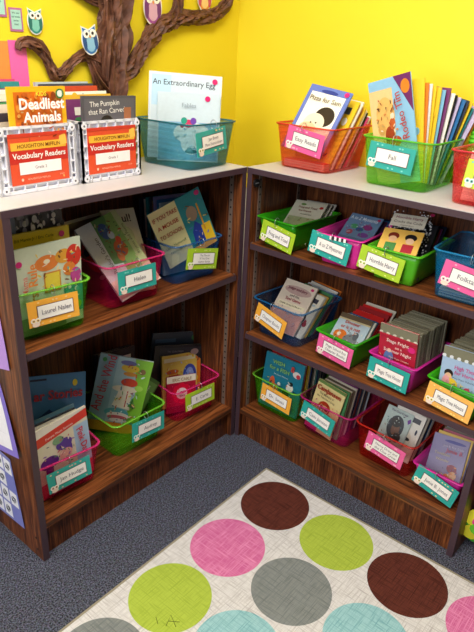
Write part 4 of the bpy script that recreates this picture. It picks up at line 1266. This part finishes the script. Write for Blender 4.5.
def crumple(name, path, seed, n=40, twist=1.5, depth=.55):
    """path: (x, z, halfwidth) in wall coordinates; a flattened twisted paper roll on the wall"""
    P3 = [Vector((x, z, r_)) for x, z, r_ in path]
    # catmull-rom resample
    out = []
    for i in range(len(P3) - 1):
        p0, p1, p2, p3 = P3[max(0, i - 1)], P3[i], P3[i + 1], P3[min(len(P3) - 1, i + 2)]
        steps = max(6, int((p2 - p1).length / .008))
        for s in range(steps):
            t = s / steps
            out.append(.5 * ((2 * p1) + (p2 - p0) * t + (2 * p0 - 5 * p1 + 4 * p2 - p3) * t * t + (3 * p1 - p0 - 3 * p2 + p3) * t ** 3))
    out.append(P3[-1])
    rings_ = []
    L = 0
    for i, q in enumerate(out):
        a, c = out[max(0, i - 1)], out[min(len(out) - 1, i + 1)]
        t = Vector((c.x - a.x, 0, c.y - a.y)).normalized()
        s = Vector((-t.z, 0, t.x))
        r_ = max(q.z, .004)
        if i:
            L += (Vector((q.x, q.y)) - Vector((out[i - 1].x, out[i - 1].y))).length
        ring = []
        for k in range(n):
            an = 2 * math.pi * k / n
            fold = noise.noise(Vector((3.2 * math.cos(an + twist * L * 6), 3.2 * math.sin(an + twist * L * 6), L * 7 + seed * 9)))
            fine = noise.noise(Vector((9 * math.cos(an + twist * L * 6), 9 * math.sin(an + twist * L * 6), L * 30 + seed * 5)))
            fold = (abs(fold) - .18) * 1.5
            rr2 = r_ * (1 + fold * .5 + fine * .14)
            dep = max(.006, r_ * depth)
            p = Vector((q.x, 0, q.y)) + s * (math.cos(an) * rr2)
            yy = -dep - math.sin(an) * dep * (1 + fold * 1.6 + fine * .45)
            ring.append(Vector((p.x + .25, min(yy, .0015), p.z - 1.07)))
        rings_.append(ring)
    mb = MB()
    mb.rings(rings_[::2] + [rings_[-1]], tm, smooth=False)
    return mb.build(name, tree)


crumple('trunk', [(-.280, 1.068, .042), (-.276, 1.16, .042), (-.272, 1.26, .042), (-.268, 1.34, .046), (-.258, 1.42, .051), (-.246, 1.52, .054), (-.240, 1.66, .062), (-.232, 1.85, .07)], 1, n=48, twist=.12, depth=.42)
crumple('root', [(-.330, 1.37, .018), (-.315, 1.32, .024), (-.285, 1.26, .022), (-.245, 1.20, .020), (-.215, 1.12, .020)], 2)
crumple('branch', [(-.285, 1.345, .018), (-.345, 1.384, .017), (-.395, 1.372, .014), (-.435, 1.340, .014), (-.462, 1.324, .015), (-.482, 1.350, .013), (-.505, 1.392, .015), (-.540, 1.412, .015), (-.570, 1.408, .012), (-.579, 1.392, .007)], 3, n=22)
crumple('branch', [(-.235, 1.318, .026), (-.190, 1.345, .026), (-.150, 1.392, .027), (-.100, 1.445, .027), (-.050, 1.482, .024), (.030, 1.502, .023), (.120, 1.512, .024), (.205, 1.524, .021), (.262, 1.552, .022), (.290, 1.60, .020), (.27, 1.66, .020)], 4, n=26)
crumple('branch', [(-.010, 1.485, .022), (.020, 1.520, .020), (.030, 1.565, .020), (.030, 1.64, .018)], 5)
crumple('branch', [(-.260, 1.53, .03), (-.33, 1.545, .020), (-.40, 1.570, .018), (-.46, 1.62, .016)], 6)


# ------------------------------------------------------------------ owls, sheets on the yellow wall
def owl(x, z, s, body, belly, wing, label, y=.360, rot=0, yb=0):
    M = Matrix.Translation((x, y - yb, z)) @ Matrix.Rotation(R(rot), 4, 'Y')
    t = thing('paper_owl', label, 'owl cutout', M)

    def el(cx_, cz_, rx, rz, y0, th, c, name=None, mbx=None):
        m_ = mbx or MB()
        n = 28
        ring = [[(cx_ * s + rx * s * math.cos(2 * math.pi * k / n), yy, cz_ * s + rz * s * math.sin(2 * math.pi * k / n)) for k in range(n)] for yy in (y0, y0 - th)]
        m_.rings(ring, printed(c), smooth=False)
        return m_
    # white-bordered body with ear tufts
    mb = MB()
    for grow, c, y0 in ((.05, '#F4F1EC', -.0015), (0, body, -.0024)):
        o_ = []
        n = 40
        for k in range(n):
            a = 2 * math.pi * k / n
            rx, rz = .36 + grow, .50 + grow
            px, pz = rx * math.cos(a), rz * math.sin(a)
            if pz > .34:      # ears
                pz = .34 + grow + abs(px) * .55
                px *= 1.25
            o_.append((px * s, pz * s))
        mb.rings([[(px, yy, pz) for px, pz in o_] for yy in (y0, y0 - .0009)], printed(c), smooth=False)
    mb.build('body', t)
    el(0, -.14, .22, .28, -.0034, .0005, belly).build('belly', t)
    for sx in (-1, 1):
        el(sx * .27, -.08, .09, .28, -.0034, .0007, wing).build('wing', t)
        e_ = el(sx * .155, .24, .15, .15, -.0042, .0006, '#F6F6F2').build('eye', t)
        el(sx * .145, .24, .06, .06, -.0050, .0004, '#241E26').build('pupil', e_)
    mb = MB()
    mb.add([(-.05 * s, -.0052, .16 * s), (0, -.0052, .05 * s), (.05 * s, -.0052, .16 * s)], [(0, 1, 2)], printed('#F0A030'))
    mb.build('beak', t)
    return t


owl(-.516, 1.464, .060, '#2C8E86', '#7CC6B8', '#1F6E6A', 'teal paper owl cutout on the yellow wall above the left branch')
owl(-.356, 1.424, .074, '#2E74B8', '#8CC0E0', '#1E4E8A', 'blue paper owl cutout beside the trunk of the paper tree', yb=.028, rot=-8)
owl(-.092, 1.530, .098, '#A2489E', '#D9A8C8', '#6E2E7A', 'purple paper owl cutout perched on the right branch', yb=.014)
owl(.160, 1.580, .090, '#E8923A', '#F5D08A', '#C84A6A', 'orange and pink paper owl cutout inside the loop of the right branch', yb=.006)


def wall_sheet(name, label, x0, x1, z0, z1, col, inner=None, lines=(), cat='poster', rot=0):
    W_, H_ = x1 - x0, z1 - z0
    M = Matrix.Translation(((x0 + x1) / 2, .3615, z0)) @ Matrix.Rotation(R(rot), 4, 'Y')
    mb = MB()
    mb.box(-W_ / 2, W_ / 2, 0, .001, 0, H_, printed(col))
    ops = []
    if inner:
        ops.append(('r', .12, .09, .88, .91, inner))
    for i, s in enumerate(lines):
        ops.append(('t', .48, .78 - i * .16, .12, s, '#3A5A5A', 0, .01, .62))
    art(mb, W_, H_, ops)
    o = mb.build(name)
    o.matrix_world = M
    return tag(o, label, cat)


wall_sheet('paper_sheet', 'bright pink paper sheet on the yellow wall behind the left crate', -.603, -.549, 1.15, 1.415, '#F268B4')
wall_sheet('paper_sheet', 'orange paper sheet at the far left beside the pink one', -.80, -.604, 1.15, 1.412, '#F7944A')
wall_sheet('bordered_card', 'pale teal note card with purple border left of the teal owl', -.591, -.552, 1.437, 1.494, '#B86A9E', '#A8D8CC', ('We use', 'our words', 'to be', 'kind'), 'card')
wall_sheet('bordered_card', 'pale teal note card with purple border in the top left corner', -.640, -.597, 1.470, 1.530, '#B86A9E', '#A8D8CC', ('Read', 'every', 'day'), 'card')
mb = MB()
mb.box(-.580, -.560, .3598, .3604, 1.398, 1.414, printed('#F3C8B8'))
tag(mb.build('tape_square'), 'pale square of tape holding the pink sheet', 'tape')

# ------------------------------------------------------------------ paper flower and purple tub past the right bookcase
fl = thing('foam_flower', 'layered yellow, green and pink petal decoration beside the right bookcase', 'flower decoration', Matrix.Translation((.075, -.992, .095)) @ Matrix.Rotation(R(-60), 4, 'Z'))
for lay, (rad, cols, n) in enumerate(((.100, ['#4FB83A', '#E8E23A'], 12), (.072, ['#E8E23A', '#E0458E', '#6FCB3A'], 10), (.044, ['#E0458E', '#F3EF6A'], 8))):
    for i in range(n):
        a = 2 * math.pi * i / n + lay * .2
        mb = MB()
        L_ = rad
        ring = []
        for k in range(14):
            q = 2 * math.pi * k / 14
            lx, lz = (L_ * .56 + L_ * .44 * math.cos(q)), L_ * .30 * math.sin(q) * (1.1 + .4 * math.cos(q))
            x_ = lx * math.cos(a) - lz * math.sin(a)
            z_ = lx * math.sin(a) + lz * math.cos(a)
            ring.append((x_, z_, (lx / L_) ** 2 * .012))
        y0 = -lay * .010 - (i % 2) * .004
        mb.rings([[(x_, y0 + q3 - .003 * e_, z_ * .85) for x_, z_, q3 in ring] for e_ in (0, 1)], mat(cols[i % len(cols)], .6, .2, 'foam'), smooth=False)
        mb.build('petal', fl)
mb = MB()
mb.disc((0, 0, 0), (0, -1, 0), .018, .030, mat('#F0E23A', .6, .2, 'foam'), 16)
mb.build('flower_centre', fl)
mb = MB()
pmt = opaque_plastic('#7E3F86')
mb.rings([rrect(-.17, .17, 0, .22, .03, 0), rrect(-.19, .19, -.01, .23, .03, .36), rrect(-.20, .20, -.02, .24, .03, .37), rrect(-.20, .20, -.02, .24, .03, .38), rrect(-.18, .18, 0, .22, .03, .38), rrect(-.16, .16, .01, .21, .03, .01)], pmt, smooth=False)
o = mb.build('storage_tub')
o.matrix_world = Matrix.Translation((.09, -1.155, 0.0008)) @ Matrix.Rotation(R(-90), 4, 'Z')
tag(o, 'purple plastic tub on the floor past the right bookcase', 'tub')
